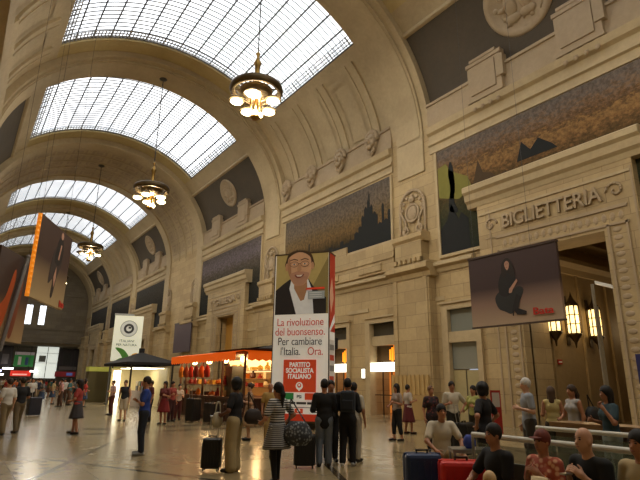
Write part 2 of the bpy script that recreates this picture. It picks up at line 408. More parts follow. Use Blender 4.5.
for bi, ((a, b, kd), (s0, s1)) in enumerate(zip(BAYS, SKY)):
    for t0, t1 in ((0, TA), (PI - TA, PI)): strip(vh, a, b, t0, t1, NA)
    strip(vb, a, s0, TA, PI - TA, 24); strip(vb, s1, b, TA, PI - TA, 24)
    # recess curb round the opening
    UP = .3
    for yy in (s0, s1):
        vb.grid(lambda u, v: (vp(TA + (PI - 2 * TA) * v, AV + UP * u, BV + UP * u)[0], yy, vp(TA + (PI - 2 * TA) * v, AV + UP * u, BV + UP * u)[1]), 1, 24)
    for tt in (TA, PI - TA):
        vb.grid(lambda u, v: (vp(tt, AV + UP * u, BV + UP * u)[0], s0 + (s1 - s0) * v, vp(tt, AV + UP * u, BV + UP * u)[1]), 1, 2)
    # the skylight itself
    win = struct(empty('window_%d' % (bi + 1), (0, 0, 0)), 'curved glass skylight in the vault')
    g = MB(); strip(g, s0, s1, TA, PI - TA, 28, AV + .26, BV + .26); g.build('glazing', M_SKYG, win)
    r1 = MB()
    NL = 14; NTr = max(8, int((s1 - s0) / .42))
    for k in range(NL + 1):
        t = TA + (PI - 2 * TA) * k / NL; X, Z = vp(t, AV + .2, BV + .2); hw = .036 if k not in (0, NL) else .12
        r1.box(X - hw, X + hw, s0, s1, Z - .06, Z + .04)
    r1.build('glazing_bar', M_IRON, win)
    r2 = MB()
    for k in range(NTr + 1):
        yy = s0 + (s1 - s0) * k / NTr; hw = .01 if k not in (0, NTr) else .06
        n = 28
        pr = [vp(TA + (PI - 2 * TA) * j / n, AV + .2, BV + .2) for j in range(n + 1)]
        for j in range(n):
            (xa, za), (xb, zb) = pr[j], pr[j + 1]
            r2.add([(xa, yy - hw, za - .04), (xa, yy + hw, za - .04), (xb, yy + hw, zb - .04), (xb, yy - hw, zb - .04)], [(0, 1, 2, 3)])
            r2.add([(xa, yy - hw, za - .04), (xb, yy - hw, zb - .04), (xb, yy - hw, zb + .03), (xa, yy - hw, za + .03)], [(0, 1, 2, 3)])
    r2.build('cross_bar', M_IRON, win)
    # lattice walkway strips round the edge
    r3 = MB()
    def latt(y0, y1, t0, t1, ny, nt):
        for k in range(ny + 1):
            yy = y0 + (y1 - y0) * k / ny
            n = max(2, int(abs(t1 - t0) * 20))
            for j in range(n):
                (xa, za), (xb, zb) = vp(t0 + (t1 - t0) * j / n, AV + .12, BV + .12), vp(t0 + (t1 - t0) * (j + 1) / n, AV + .12, BV + .12)
                r3.add([(xa, yy - .05, za), (xa, yy + .05, za), (xb, yy + .05, zb), (xb, yy - .05, zb)], [(0, 1, 2, 3)])
        for k in range(nt + 1):
            X, Z = vp(t0 + (t1 - t0) * k / nt, AV + .12, BV + .12); r3.box(X - .03, X + .03, y0, y1, Z - .02, Z + .02)
    latt(s1 - .85, s1, TA, PI - TA, 3, 70)
    latt(s0, s1, TA, TA + .065, int((s1 - s0) / .3), 3)
    latt(s0, s1, PI - TA - .065, PI - TA, int((s1 - s0) / .3), 3)
    r3.build('lattice_walkway', M_LATT, win)
    if kd == 'A':
        T1, T2 = math.radians(10.3), math.radians(35.6)
        for sgn in (0, 1):
            ta, tb = (T1, T2) if sgn == 0 else (PI - T1, PI - T2)
            strip(dk, a + .04, b - .04, ta, tb, 10, AV - .05, BV - .05)
struct(vb.build('ceiling', M_VAULT), 'barrel vault of the hall')
struct(vh.build('ceiling_haunch', M_PLAIN), 'lower curved sides of the vault')
trim(dk, M_DARK)
# arched moulding beside the dark panels
mb = MB()
for (a, b, kd) in BAYS:
    if kd != 'A': continue
    for t0, t1 in ((math.radians(35.6), math.radians(37.5)),):
        for (ta, tb) in ((t0, t1), (PI - t0, PI - t1)):
            mb.grid(lambda u, v: (vp(ta + (tb - ta) * u, AV - .06 - .14 * math.sin(PI * u), BV - .06 - .14 * math.sin(PI * u))[0], a + (b - a) * v, vp(ta + (tb - ta) * u, AV - .06 - .14 * math.sin(PI * u), BV - .06 - .14 * math.sin(PI * u))[1]), 4, 1)
trim(mb)
# outer roof shell so no sky leaks in
# curved brackets of the "B" bays
mb = MB(); mb2 = MB()
for bi, (a, b, kd) in enumerate(BAYS):
    if kd != 'B': continue
    L = b - a; n = 4
    for sgn in (0, 1):
        for k in range(n):
            yc = a + L * (k + .5) / n
            for (dy, w_, d_) in ((-.32, .16, .13), (.32, .16, .13), (0, .5, .07)):
                def P(u, v, off):
                    t = math.radians(9 + 32 * v); t = t if sgn == 0 else PI - t
                    X, Z = vp(t, AV - off, BV - off); return (X, yc + dy + w_ * (u - .5), Z)
                mb.grid(lambda u, v: P(u, v, d_), 1, 10)
                for e in (0, 1): mb.grid(lambda u, v: P(e, v, d_ * u), 1, 10)
        for k in range(n + 1):       # sunk panel frames between brackets
            if k == n: continue
            y0, y1 = a + L * (k + .5) / n + .75, a + L * (k + 1.5) / n - .75
            if k == n - 1: continue
            for (t0, t1, ya, yb) in ((13, 14, y0, y1), (37, 38, y0, y1), (13, 38, y0, y0 + .12), (13, 38, y1 - .12, y1)):
                mb2.grid(lambda u, v: (lambda t: (vp(t, AV - .07, BV - .07)[0], ya + (yb - ya) * u, vp(t, AV - .07, BV - .07)[1]))((lambda q: q if sgn == 0 else PI - q)(math.radians(t0 + (t1 - t0) * v))), 1, 8)
trim(mb, M_PLAIN); trim(mb2, M_PLAIN)
# coffer relief in the broad arch
mb = MB(); a, b = RIBS[4]
for k in range(16):
    t0 = math.radians(6 + k * 10.6); t1 = t0 + math.radians(8)
    for q in range(5):
        y0 = a + 1.9 + q * 1.5; y1 = y0 + 1.1
        for (ta, tb, ya, yb) in ((t0, t0 + .02, y0, y1), (t1 - .02, t1, y0, y1), (t0, t1, y0, y0 + .12), (t0, t1, y1 - .12, y1), ((t0 + t1) / 2 - .03, (t0 + t1) / 2 + .03, (y0 + y1) / 2 - .22, (y0 + y1) / 2 + .22)):
            mb.add([(*[vp(tt, AR - .06, BR - .06)[0]], yy, vp(tt, AR - .06, BR - .06)[1]) for tt, yy in ((ta, ya), (ta, yb), (tb, yb), (tb, ya))], [(0, 1, 2, 3)])
trim(mb, M_CARVE)
# ---- left wall (only its upper part can be seen)
wl = MB(); wl.box(WL - 1.2, WL - .0, YA, YB, 7.6, 16.2)
for (a, b) in RIBS: wl.box(WL - 1.2, WL, a, b, 0, 7.6)
wl.box(WL - 1.2, WL, YA, -2, 0, 7.6); wl.box(WL - 1.6, WL - 1.2, YA, YB, 0, 7.6)
struct(wl.build('wall_left', M_STONE))
mb = MB()
for (a, b, kd) in BAYS:
    mb.prism([(WL - .2, 14.3), (WL + .1, 14.35), (WL + .34, 14.75), (WL + .1, 14.85), (WL - .2, 14.85)], 'y', a, b)
    mb.prism([(WL - .2, 7.5), (WL + .2, 7.6), (WL + .3, 7.8), (WL - .2, 7.9)], 'y', a, b)
trim(mb)
# ---- back wall behind the camera and end wall
mb = MB(); mb.box(-2, W + 1.5, YA - .5, YA, 0, 25.5); struct(mb.build('wall_back', M_STONE))
we = MB()
WX = [(4.2, 5.2), (6.8, 7.8), (9.0, 10.0), (11.1, 12.1)]
x = -2.0
for a, b in WX:
    we.box(x, a, YB, YB + .8, 7.4, 26); we.box(a, b, YB, YB + .8, 7.4, 11.0); we.box(a, b, YB, YB + .8, 14.4, 26); x = b
we.box(x, W + 1.5, YB, YB + .8, 7.4, 26)
we.box(-2, 3.5, YB, YB + .8, 0, 7.4); we.box(18.6, W + 1.5, YB, YB + .8, 0, 7.4)
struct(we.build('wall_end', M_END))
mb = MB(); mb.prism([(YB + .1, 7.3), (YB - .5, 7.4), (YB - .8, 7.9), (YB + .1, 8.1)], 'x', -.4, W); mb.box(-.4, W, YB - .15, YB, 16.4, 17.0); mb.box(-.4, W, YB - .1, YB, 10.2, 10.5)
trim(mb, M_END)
M_WINLIT = mat('daylit_window_glass', 'E6ECF4', .4, emit=2.2)
for k, (a, b) in enumerate(WX):
    w_ = struct(empty('window_%d' % (8 + k), ((a + b) / 2, YB + .3, 11.0)), 'tall lit window in the end wall')
    q = MB(); q.box(-.5, .5, 0, .04, 0, 3.4); q.build('glazing', M_WINLIT, w_)
    q = MB(); q.box(-.03, .03, -.06, .0, 0, 3.4); [q.box(-.5, .5, -.06, 0, z - .03, z + .03) for z in (1.1, 2.3)]; q.build('frame', M_IRON, w_)
# concourse beyond the end opening
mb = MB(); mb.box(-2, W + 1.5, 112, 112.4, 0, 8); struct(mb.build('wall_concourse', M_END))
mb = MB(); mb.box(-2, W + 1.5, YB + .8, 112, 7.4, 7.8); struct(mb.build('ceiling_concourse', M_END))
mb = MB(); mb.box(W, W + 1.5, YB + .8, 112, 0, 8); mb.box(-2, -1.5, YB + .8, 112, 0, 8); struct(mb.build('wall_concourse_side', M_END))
# ---- portals
def portal(yc, body, cor, op, word, wlabel, big=False):
    """body / cor / op: half widths; opening from op[0] to op[1]"""
    p = struct(empty('trim_%d' % (90 + int(yc)), (0, 0, 0)), wlabel)
    q = MB(); o0, o1, oz = op
    X = W - .42
    q.box(X, W + .1, yc - body, o0 - .0, 0, 9.75); q.box(X, W + .1, o1, yc + body, 0, 9.75); q.box(X, W + .1, o0, o1, oz, 9.75)
    q.build('surround', M_STONE, p)
    q = MB(); q.prism([(W + .1, 9.5), (X - .02, 9.5), (X - .08, 9.7), (X - .2, 9.82), (X - .24, 10.1), (X - .36, 10.22), (X - .36, 10.45), (X - .28, 10.52), (W + .1, 10.58)], 'y', yc - cor, yc + cor)
    q.box(X - .05, W, yc - body + .1, yc + body - .1, 9.0, 9.1)
    q.build('cornice', M_PLAIN, p)
    q = MB()   # ornamental frieze and jamb bands
    n = int((o1 - o0 + 1.6) / .3)
    for k in range(n):
        yy = o0 - .8 + k * .3 + .05; q.ball((X, yy + .1, oz + .45), .04, .1, .16, n=8, k=5)
    q.box(X - .05, X + .1, o0 - .9, o1 + .9, oz + .72, oz + .8); q.box(X - .05, X + .1, o0 - .9, o1 + .9, oz + .12, oz + .2)
    for s, oy in ((-1, o0), (1, o1)):
        for k in range(int(oz / .3)): q.ball((X, oy + s * .45, .3 + k * .3 + .1), .035, .17, .1, n=8, k=5)
        for d in (.12, .78): q.box(X - .05, X + .1, min(oy + s * d, oy + s * (d + .08)), max(oy + s * d, oy + s * (d + .08)), 0, oz + .2)
        q.box(X - .03, X + .1, min(oy + s * 1.15, oy + s * 1.22), max(oy + s * 1.15, oy + s * 1.22), .5, 9.2)
    q.box(X - .03, X + .1, yc - body + .35, yc + body - .35, 7.85, 7.9)
    q.build('carved_band', M_CARVE, p, smooth=False)
    q = MB()
    for s in (-1, 1): 
        for k in range(14):
            aa, ab = k * .5, (k + 1) * .5; ra, rb = .34 - .02 * k, .34 - .02 * (k + 1); yq = yc + s * 2.68
            q.tube((X - .02, yq - s * ra * math.cos(aa), 8.45 + ra * math.sin(aa)), (X - .02, yq - s * rb * math.cos(ab), 8.45 + rb * math.sin(ab)), .05, n=6)
    q.build('scroll', M_CARVE, p, smooth=True)
    if word: text(word, .86, M_CARVE, p, face_matrix((X - .05, yc - .06, 8.17), (0, -1, 0), (-1, 0, 0)), ext=.06, bold=.012, fit=4.25 if big else 4.2)
    return p
portal(10.75, 3.36, 3.86, (8.65, 12.3, 7.05), 'BIGLIETTERIA', 'carved stone ticket office portal', True)
portal(41.2, 3.8, 4.3, (39.3, 42.6, 7.1), 'GALLERIA', 'carved stone gallery portal')
portal(65.5, 3.6, 4.2, (64.0, 67.0, 6.5), '', 'distant carved stone portal')
portal(92.5, 3.6, 4.2, (91.0, 94.0, 6.5), '', 'farthest carved stone portal')
# fillings of the far portals
for k, (a, b, z, c) in enumerate([(39.3, 42.6, 7.1, 'B98A3E'), (64.0, 67.0, 6.5, '6B5C48'), (91.0, 94.0, 6.5, '4A4038')]):
    d = struct(empty('door_%d' % (6 + k), (W + .5, (a + b) / 2, 0)), 'tall portal door')
    q = MB(); q.box(0, .1, -(b - a) / 2, (b - a) / 2, 0, z); q.build('panel', mat('door_panel_ochre', c, .6), d)
    q = MB(); q.box(-.05, 0, -.05, .05, 0, z); q.box(-.05, 0, -(b - a) / 2, (b - a) / 2, 3.0, 3.15); q.build('door_frame', M_IRON, d)
# ---- vestibule behind the ticket office portal
M_VEST = stone('vestibule_plaster', '9C845A', 'A88F64', joint=False)
mb = MB(); mb.box(W + TH, 33, 12.6, 12.9, 0, 9.5); struct(mb.build('wall_vestibule', M_VEST))
mb = MB(); mb.box(33, 33.3, 2, 12.9, 0, 9.5); struct(mb.build('wall_vestibule_end', M_VEST))
mb = MB(); mb.box(W + TH, 33, 2, 2.3, 0, 9.5); struct(mb.build('wall_vestibule_near', M_VEST))
mb = MB(); mb.box(W + TH, 33.3, 2, 12.9, 9.0, 9.4)
for k in range(4): mb.box(W + TH + 1 + k * 3, W + TH + 1.5 + k * 3, 2.3, 12.6, 8.5, 9.0)
struct(mb.build('ceiling_vestibule', M_VEST))
mb = MB(); mb.prism([(12.65, 6.6), (12.5, 6.65), (12.42, 6.9), (12.2, 7.1), (12.2, 7.3), (12.65, 7.4)], 'x', W + TH, 33)
mb.prism([(12.65, 7.9), (12.5, 7.95), (12.3, 8.3), (12.65, 8.4)], 'x', W + TH, 33)
for k in range(5): mb.box(20.9 + 2.6 * k, 21.0 + 2.6 * k, 12.5, 12.6, 0, 6.6)
trim(mb, M_VEST)
# ---- doors and windows of the lower wall
M_PANE = mat('grey_door_pane', '7C8078', .3, var=.05)
M_CREAM = mat('cream_door_leaf', 'A89C72', .5)
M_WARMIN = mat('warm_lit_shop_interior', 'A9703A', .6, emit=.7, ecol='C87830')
M_LBOX = mat('white_light_box', 'FFFDF0', .5, emit=2.2, ecol='FFF8E0')
d = struct(empty('door_1', (W + .12, 15.75, 0)), 'pale double door under grey panes')
q = MB(); q.box(0, .1, -.85, .85, 0, 2.25); q.build('leaf', M_CREAM, d)
q = MB(); q.box(-.03, .0, -.02, .02, 0, 2.25); q.build('leaf_joint', mat('joint_dark', '5E5640', .6), d)
q = MB(); q.box(0, .06, -.85, .85, 2.3, 3.5); q.build('pane', M_PANE, d)
q = MB(); q.box(0, .06, -.85, .85, 4.0, 5.05); q.build('pane', M_PANE, d)
q = MB(); q.box(-.2, .1, -.85, .85, 3.5, 4.0); q.build('spandrel', M_PLAIN, d)
mb = MB()
for a, b, z in OPEN[1:5]:
    mb.box(W - .12, W + .35, b - .1, b, 0, z); mb.box(W - .12, W + .3, a - .28, a, 0, z + .28); mb.box(W - .12, W + .3, b, b + .28, 0, z + .28); mb.box(W - .12, W + .3, a, b, z, z + .28)
    mb.box(W - .2, W + .3, a - .36, b + .36, z + .28, z + .36)
trim(mb)
M_ORLIT = mat('orange_lit_glass', 'E8932A', .5, emit=1.5, ecol='E88A1C')
for k, (a, b, z) in enumerate(OPEN[2:5]):
    d = struct(empty('door_%d' % (k + 2), (W + .22, (a + b) / 2, 0)), 'shop doorway with lit white sign band')
    h_ = (b - a) / 2
    q = MB(); q.box(0, .06, -h_, h_, 4.15, 4.85); q.build('pane', mat('dark_pane', '3E3A30', .3), d)
    q = MB(); q.box(-.15, .1, -h_, h_, 3.65, 4.15); q.build('spandrel', M_PLAIN, d)
    q = MB(); q.box(.3, .35, -h_, h_, 2.7, 3.65); q.build('pane', mat('brown_pane', '4E3C26', .3), d)
    q = MB()
    for j in range(6): q.box(.15, .2, -h_ + .08 + j * .17, -h_ + .17 + j * .17, 2.78 + .08 * (j % 2), 3.62 - .1 * (j % 3))
    q.build('light_strip', M_ORLIT, d)
    q = MB(); q.box(-.3, .1, -h_, h_, 2.25, 2.72); q.build('light_box', M_LBOX, d)
    q = MB(); q.box(3, 3.1, -h_ - 1, h_ + 1, 0, 3.9); q.box(.8, 3, -h_ - 1, -h_ - .9, 0, 3.9); q.box(.8, 3, h_ + .9, h_ + 1, 0, 3.9); q.box(.8, 3, -h_ - 1, h_ + 1, 3.8, 3.9)
    q.build('shop_interior', M_WARMIN, d)
    q = MB()
    for yy in (-h_ + .05, -.35, .35, h_ - .05): q.box(.02, .08, yy - .03, yy + .03, 0, 2.25)
    q.box(.02, .08, -h_, h_, 1.0, 1.05); q.build('door_frame', mat('brown_frame', '3A2A1A', .4), d)
    q = MB(); q.box(2.2, 2.7, -h_ + .1, h_ - .1, .0, 1.1)
    for j in range(5): q.box(2.6, 2.9, -h_ + .1 + j * .4, -h_ + .4 + j * .4, 1.3, 1.3 + .2 * (j % 3 + 1))
    q.build('counter', mat('dark_wood', '5A3217', .4), d)
d = struct(empty('door_5', (W + .6, 78.5, 0))); q = MB(); q.box(0, .1, -1.5, 1.5, 0, 4.8); q.build('leaf', M_PANE, d)
# slatted cover on the first pillar
t = thing('wall_light', 'small white lit panel on the wall beside the shop doorway nearest the slatted screen', 'light', (W - .14, 22.75, 1.9))
q = MB(); q.box(0, .12, -.14, .14, 0, .5); q.build('panel', M_LBOX, t); q = MB(); q.box(.02, .14, -.17, .17, -.03, .53); q.build('frame', M_IRON, t)
t = thing('slatted_screen', 'slatted pale wooden screen against the base of the stone pillar', 'screen', (W - .66, 18.6, 0))
q = MB(); q.box(0, .2, -1.2, 1.2, 0, 1.12); q.build('base_panel', mat('pale_wood', 'A98A55', .6), t)
q = MB()
for k in range(9): q.box(.05, .1, -1.18 + k * .295, -1.04 + k * .295, 1.12, 2.05)
q.box(.1, .14, -1.2, 1.2, 1.15, 2.0)
q.build('slats', mat('pale_wood_slats', 'B89A62', .6), t)
# ---- murals (generic painted landscapes)
def mural(name, label, y0, y1, z0, z1, stops, seed, hscale=1.0, sc3=(1, .8, 1.6)):
    m, t_, b_ = base('mosaic_' + name)
    p, x = t_.pos()
    mp = t_.node('ShaderNodeMapping'); t_.l.new(p, mp.inputs[0]); mp.inputs['Location'].default_value = (seed, seed * 2, 0); mp.inputs['Scale'].default_value = sc3
    n = t_.noise(mp.outputs[0], 2.2, 8, .75); n2 = t_.noise(p, 9, 5, .8)
    hgt = t_.math('DIVIDE', t_.math('SUBTRACT', x['Z'], z0), z1 - z0)
    e = t_.math('ADD', hgt, t_.math('MULTIPLY', t_.math('SUBTRACT', n, .5), hscale))
    c = t_.ramp(e, [(p_, hexc(cc)) for p_, cc in stops])
    c = t_.mix(t_.ramp(t_.noise(p, 5.5, 6, .75), [(.42, (0, 0, 0)), (.6, (1, 1, 1))]), c, t_.mix(.5, c, hexc('2A2A1E')))
    c = t_.mix(t_.math('MULTIPLY', n2, .5), c, (.03, .025, .02))
    t_.l.new(c, b_.inputs['Base Color']); b_.inputs['Roughness'].default_value = .9; b_.inputs['Specular IOR Level'].default_value = .15
    t = thing('mosaic_mural', label, 'mural', (W - .06, (y0 + y1) / 2, z0))
    q = MB(); q.box(0, .1, -(y1 - y0) / 2, (y1 - y0) / 2, 0, z1 - z0); q.build('picture', m, t)
    q = MB(); h_ = (y1 - y0) / 2; zz = z1 - z0
    for bx in ((-.06, .12, -h_ - .14, -h_, -.14, zz), (-.06, .12, h_, h_ + .14, -.14, zz), (-.06, .12, -h_, h_, -.14, 0)): q.box(*bx)
    q.build('frame', M_PLAIN, t)
    return t
mA = mural('a', 'wide mosaic of an orange and brown landscape above the ticket office portal', 5.7, 16.65, 7.75, 13.3,
           [(.0, '26302A'), (.3, '3E4430'), (.48, '5A5030'), (.58, '6E5434'), (.66, '9A7448'), (.73, 'AC8656'), (.78, '745638'), (.84, '94765A'), (.92, '847468'), (1, '7A7068')], 3, .5, (1, 1.2, 3.2))
mB = mural('b', 'mosaic of a dusky city skyline with a dark spired cathedral', 20.2, 31.7, 9.35, 13.2,
           [(.0, '1E2226'), (.14, '34322C'), (.26, '6A5430'), (.4, '8E7248'), (.52, '86704E'), (.7, '867664'), (1, '756C64')], 11, .45, (1, 2.6, .5))
mC = mural('c', 'mosaic with a lavender clouded sky behind the gallery portal', 35.5, 47.8, 7.75, 13.2,
           [(.0, '14181C'), (.3, '2C302E'), (.5, '504A3E'), (.66, '6E645A'), (.8, '8A7E86'), (1, '6E6662')], 23, .7, (1, 1.0, 2.6))
mD = mural('d', 'dark mosaic over the first portal beyond the broad arch', 59.2, 70.7, 7.75, 13.2, [(.0, '1A1C1C'), (.5, '33312C'), (.8, '4C4740'), (1, '50504E')], 31)
mE = mural('e', 'dark mosaic under the second masked vault', 73.8, 84.2, 9.35, 13.2, [(.0, '1A1C1C'), (.5, '2B2A27'), (.8, '4C4740'), (1, '50504E')], 41)
mF = mural('f', 'dark mosaic in the last bay before the end wall', 86.8, 98.4, 7.75, 13.2, [(.0, '1A1C1C'), (.5, '2B2A27'), (.8, '4C4740'), (1, '50504E')], 51)
def art(t, pts, mt, name, smooth=False):
    q = MB(); q.prism(pts, 'x', -.012, .004); return q.build(name, mt, t)
M_SIL = mat('dark_mosaic_silhouette', '1E2020', .95); M_SIL2 = mat('brown_mosaic_silhouette', '4A3A26', .95); M_SIL3 = mat('green_mosaic_patch', '7A7638', .95); M_SIL4 = mat('rust_mosaic_patch', '6A3E1E', .6)
# city in mural b (local y grows away from the camera, i.e. towards the left)
rnd = random.Random(3)
pts = [(-5.7, 0), (-5.7, 1.3)]
yy = -5.7
for hh, w_ in ((1.9, .25), (1.4, .3), (2.4, .2), (1.3, .35), (1.9, .15), (2.1, .3), (2.6, .25), (3.45, .12), (3.0, .12), (2.6, .3), (2.1, .25), (1.5, .3), (1.2, .4), (.8, .5), (.7, .6), (.95, .3), (.6, .9), (.8, .4), (.5, .8), (.75, .3), (.55, .9), (.9, .25), (1.6, .12), (.9, .3), (.6, .8), (.8, .3), (1.5, .2), (.7, .4), (1.0, .3), (.6, .6)):
    pts += [(yy, hh * .93)]; yy += w_ * .5; pts += [(yy, hh)]; yy += w_ * .5; pts += [(yy, hh * .93)]
pts = [p for p in pts if p[0] < 5.6] + [(5.7, .6), (5.7, 0)]
art(mB, pts, M_SIL, 'silhouette')
# statue figure and patches in mural a (its left end has the largest local y)
art(mA, [(5.45, 0), (3.7, 0), (3.7, 1.5), (4.1, 1.9), (4.3, 1.6), (4.7, 2.5), (5.0, 1.7), (5.45, 1.3)], M_SIL, 'silhouette')
art(mA, [(5.45, 3.0), (5.45, 4.6), (4.9, 4.7), (4.6, 4.2), (3.6, 3.6), (3.4, 3.0), (4.2, 2.6)], M_SIL3, 'silhouette')
art(mA, smooth_pts([(4.85, 2.2), (4.7, 3.3), (4.78, 4.0), (4.72, 4.5), (4.62, 4.72), (4.5, 4.5), (4.42, 4.0), (4.38, 3.3), (4.5, 2.6), (4.3, 2.0)]), M_SIL, 'silhouette')
art(mA, [(3.6, 2.2), (3.2, 3.4), (2.95, 4.2), (2.7, 3.5), (2.2, 3.3), (2.0, 3.0), (1.5, 3.2), (1.2, 2.9), (1.0, 2.2)], M_SIL2, 'silhouette')
art(mA, [(0.9, 3.35), (.6, 4.2), (.2, 3.7), (-.2, 4.1), (-.8, 3.6), (-1, 3.35)], M_SIL, 'silhouette')
art(mD, [(5.4, 0), (5.4, 1.5), (4, 2.6), (2, 1.8), (0, 2.9), (-2, 1.9), (-4, 2.4), (-5.4, 1.5), (-5.4, 0)], M_SIL, 'silhouette')
mb = MB()    # stepped stone blocks below mural b
for a, b, z0_, z1_ in ((20.0, 32.3, 7.6, 9.2), (24.2, 29.6, 9.2, 9.75)): mb.box(W - .16, W + .1, a, b, z0_, z1_)
mb.box(W - .22, W + .1, 20, 32.3, 8.3, 8.4)
for k in range(3): mb.box(W - .24, W, 21 + k * 4, 23 + k * 4, 7.75, 8.15)
for a, b in ((73.6, 84.4),): mb.box(W - .16, W + .1, a, b, 7.6, 9.2)
trim(mb, M_STONE)
# ---- medallions on the dark panels
def medallion(yc, label):
    t_ = math.radians(25.5 if yc > 20 else 26.0); X, Z = vp(t_, AV - .06, BV - .06)
    tang = Vector((-AV * math.sin(t_), 0, BV * math.cos(t_))).normalized()
    nrm = Vector((-BV * math.cos(t_), 0, -AV * math.sin(t_))).normalized()
    k_ = 1.06 if yc < 20 else .84
    o = thing('stone_medallion', label, 'medallion', (0, 0, 0)); M = Matrix((Vector((0, -1, 0)), tang, nrm)).transposed().to_4x4(); M.translation = (X, yc, Z); o.matrix_basis = M @ Matrix.Scale(k_, 4)
    q = MB(); q.lathe([(0, .08), (1.2, .08), (1.25, .14), (1.42, .2), (1.55, .12), (1.55, -.05)], n=40); q.build('rim', M_CARVE, o, smooth=True)
    q = MB()
    r = random.Random(int(yc))
    for s in (-.35, .35):
        q.ball((s, -.1, .08), .3, .5, .16); q.ball((s, .5, .1), .17, .2, .15); q.ball((s - .05, -.65, .08), .38, .22, .14)
        q.tube((s, .1, .15), (s * 2.2, -.2, .15), .09, .06)
    for k in range(22):
        a = r.random() * 6.28; q.ball((math.cos(a) * (.7 + .4 * r.random()), math.sin(a) * (.7 + .4 * r.random()), .08), .1 + .08 * r.random(), .12, .07, n=8, k=5)
    for k in range(5): q.tube((-.8 + .4 * k, -.9, .08), (-.6 + .4 * k, -.55, .12), .05, .03, n=6)
    q.build('figures', M_CARVE, o, smooth=True)
medallion(10.85, 'round carved stone medallion on the dark panel above the ticket office, largest in view')
medallion(41.3, 'round stone medallion on the dark panel above the gallery portal')
medallion(64.6, 'small round stone medallion on the dark panel just beyond the broad arch')
medallion(92.0, 'tiny round stone medallion on the farthest dark panel')
# ---- bracket blocks standing on the attic (two per "A" bay)
def bracket(yc, label):
    t = thing('carved_bracket', label, 'bracket', (W - .13, yc, 14.02)); t.scale = (.85, 1, 1)
    q = MB(); q.box(-.22, .1, -.95, .95, .9, 2.75); q.box(-.3, .1, -1.1, -.7, 1.5, 2.6); q.box(-.28, .1, -1.0, 1.0, 2.75, 2.95); q.box(-.32, .1, -.75, .75, 2.95, 3.1); q.box(-.3, .1, -.65, .75, 1.15, 2.6); q.box(-.3, .1, -1.0, 1.0, .8, .95)
    q.build('block', M_CARVE, t)
    q = MB()
    for k in range(4):
        yy = -.66 + .44 * k; q.box(-.22, .1, yy - .1, yy + .1, 0.4, .8); q.ball((-.22, yy, .4), .1, .1, .12)
    q.build('corbels', M_CARVE, t)
for i, (yc, s) in enumerate([(11.26, 'ticket office'), (41.6, 'gallery portal'), (64.8, 'third portal'), (92.4, 'last portal')]):
    for d, w_ in ((-2.6 if i else -4.6 + 0, 'nearer'), (2.6 if i else 0, 'farther')):
        pass
for yc, lb in ((13.2, 'stepped carved bracket block above the ticket office portal, left of the pair'), (8.6, 'stepped carved bracket block above the ticket office portal, right of the pair'),
               (44.6, 'carved bracket block above the gallery portal, left of the pair'), (38.9, 'carved bracket block above the gallery portal, right of the pair'),
               (67.4, 'distant carved bracket past the broad arch, farther one'), (62.3, 'distant carved bracket past the broad arch, nearer one'),
               (95.0, 'very distant carved bracket closest to the end wall'), (89.8, 'very distant carved bracket below the last dark panel')): bracket(yc, lb)
# ---- carved masks at the feet of the curved brackets
def mask(yc, label, group):
    t = thing('carved_mask', label, 'relief', (W - .2, yc, 15.5), group=group); t.scale = (1.2, 1.35, 1.35)
    q = MB(); q.ball((0, 0, .25), .3, .32, .42); q.ball((-.28, 0, .2), .12, .09, .14); q.ball((-.2, 0, -.05), .14, .18, .12)
    for s in (-1, 1): q.ball((-.22, s * .14, .35), .08, .09, .06); q.ball((-.18, s * .2, .1), .12, .1, .12)
    q.build('face', M_CARVE, t, smooth=True)
    q = MB()
    for k in range(9):
        a = PI * k / 8; q.ball((-.05, .36 * math.cos(a), .35 + .36 * math.sin(a)), .14, .12, .13, n=8, k=5)
    for k in range(5): q.ball((-.1, -.2 + .1 * k, -.2 - .08 * (2 - abs(k - 2))), .1, .07, .14, n=8, k=5)
    q.build('hair', M_CARVE, t, smooth=True)
NAMES = ['nearest to the ticket office', 'second from the right', 'third from the right', 'nearest to the dark panel of the gallery bay']
for k in range(4):
    mask([21.55, 24.75, 28.15, 31.5][k], 'carved stone mask above the skyline mosaic, ' + NAMES[k], 'masks above the skyline mosaic')
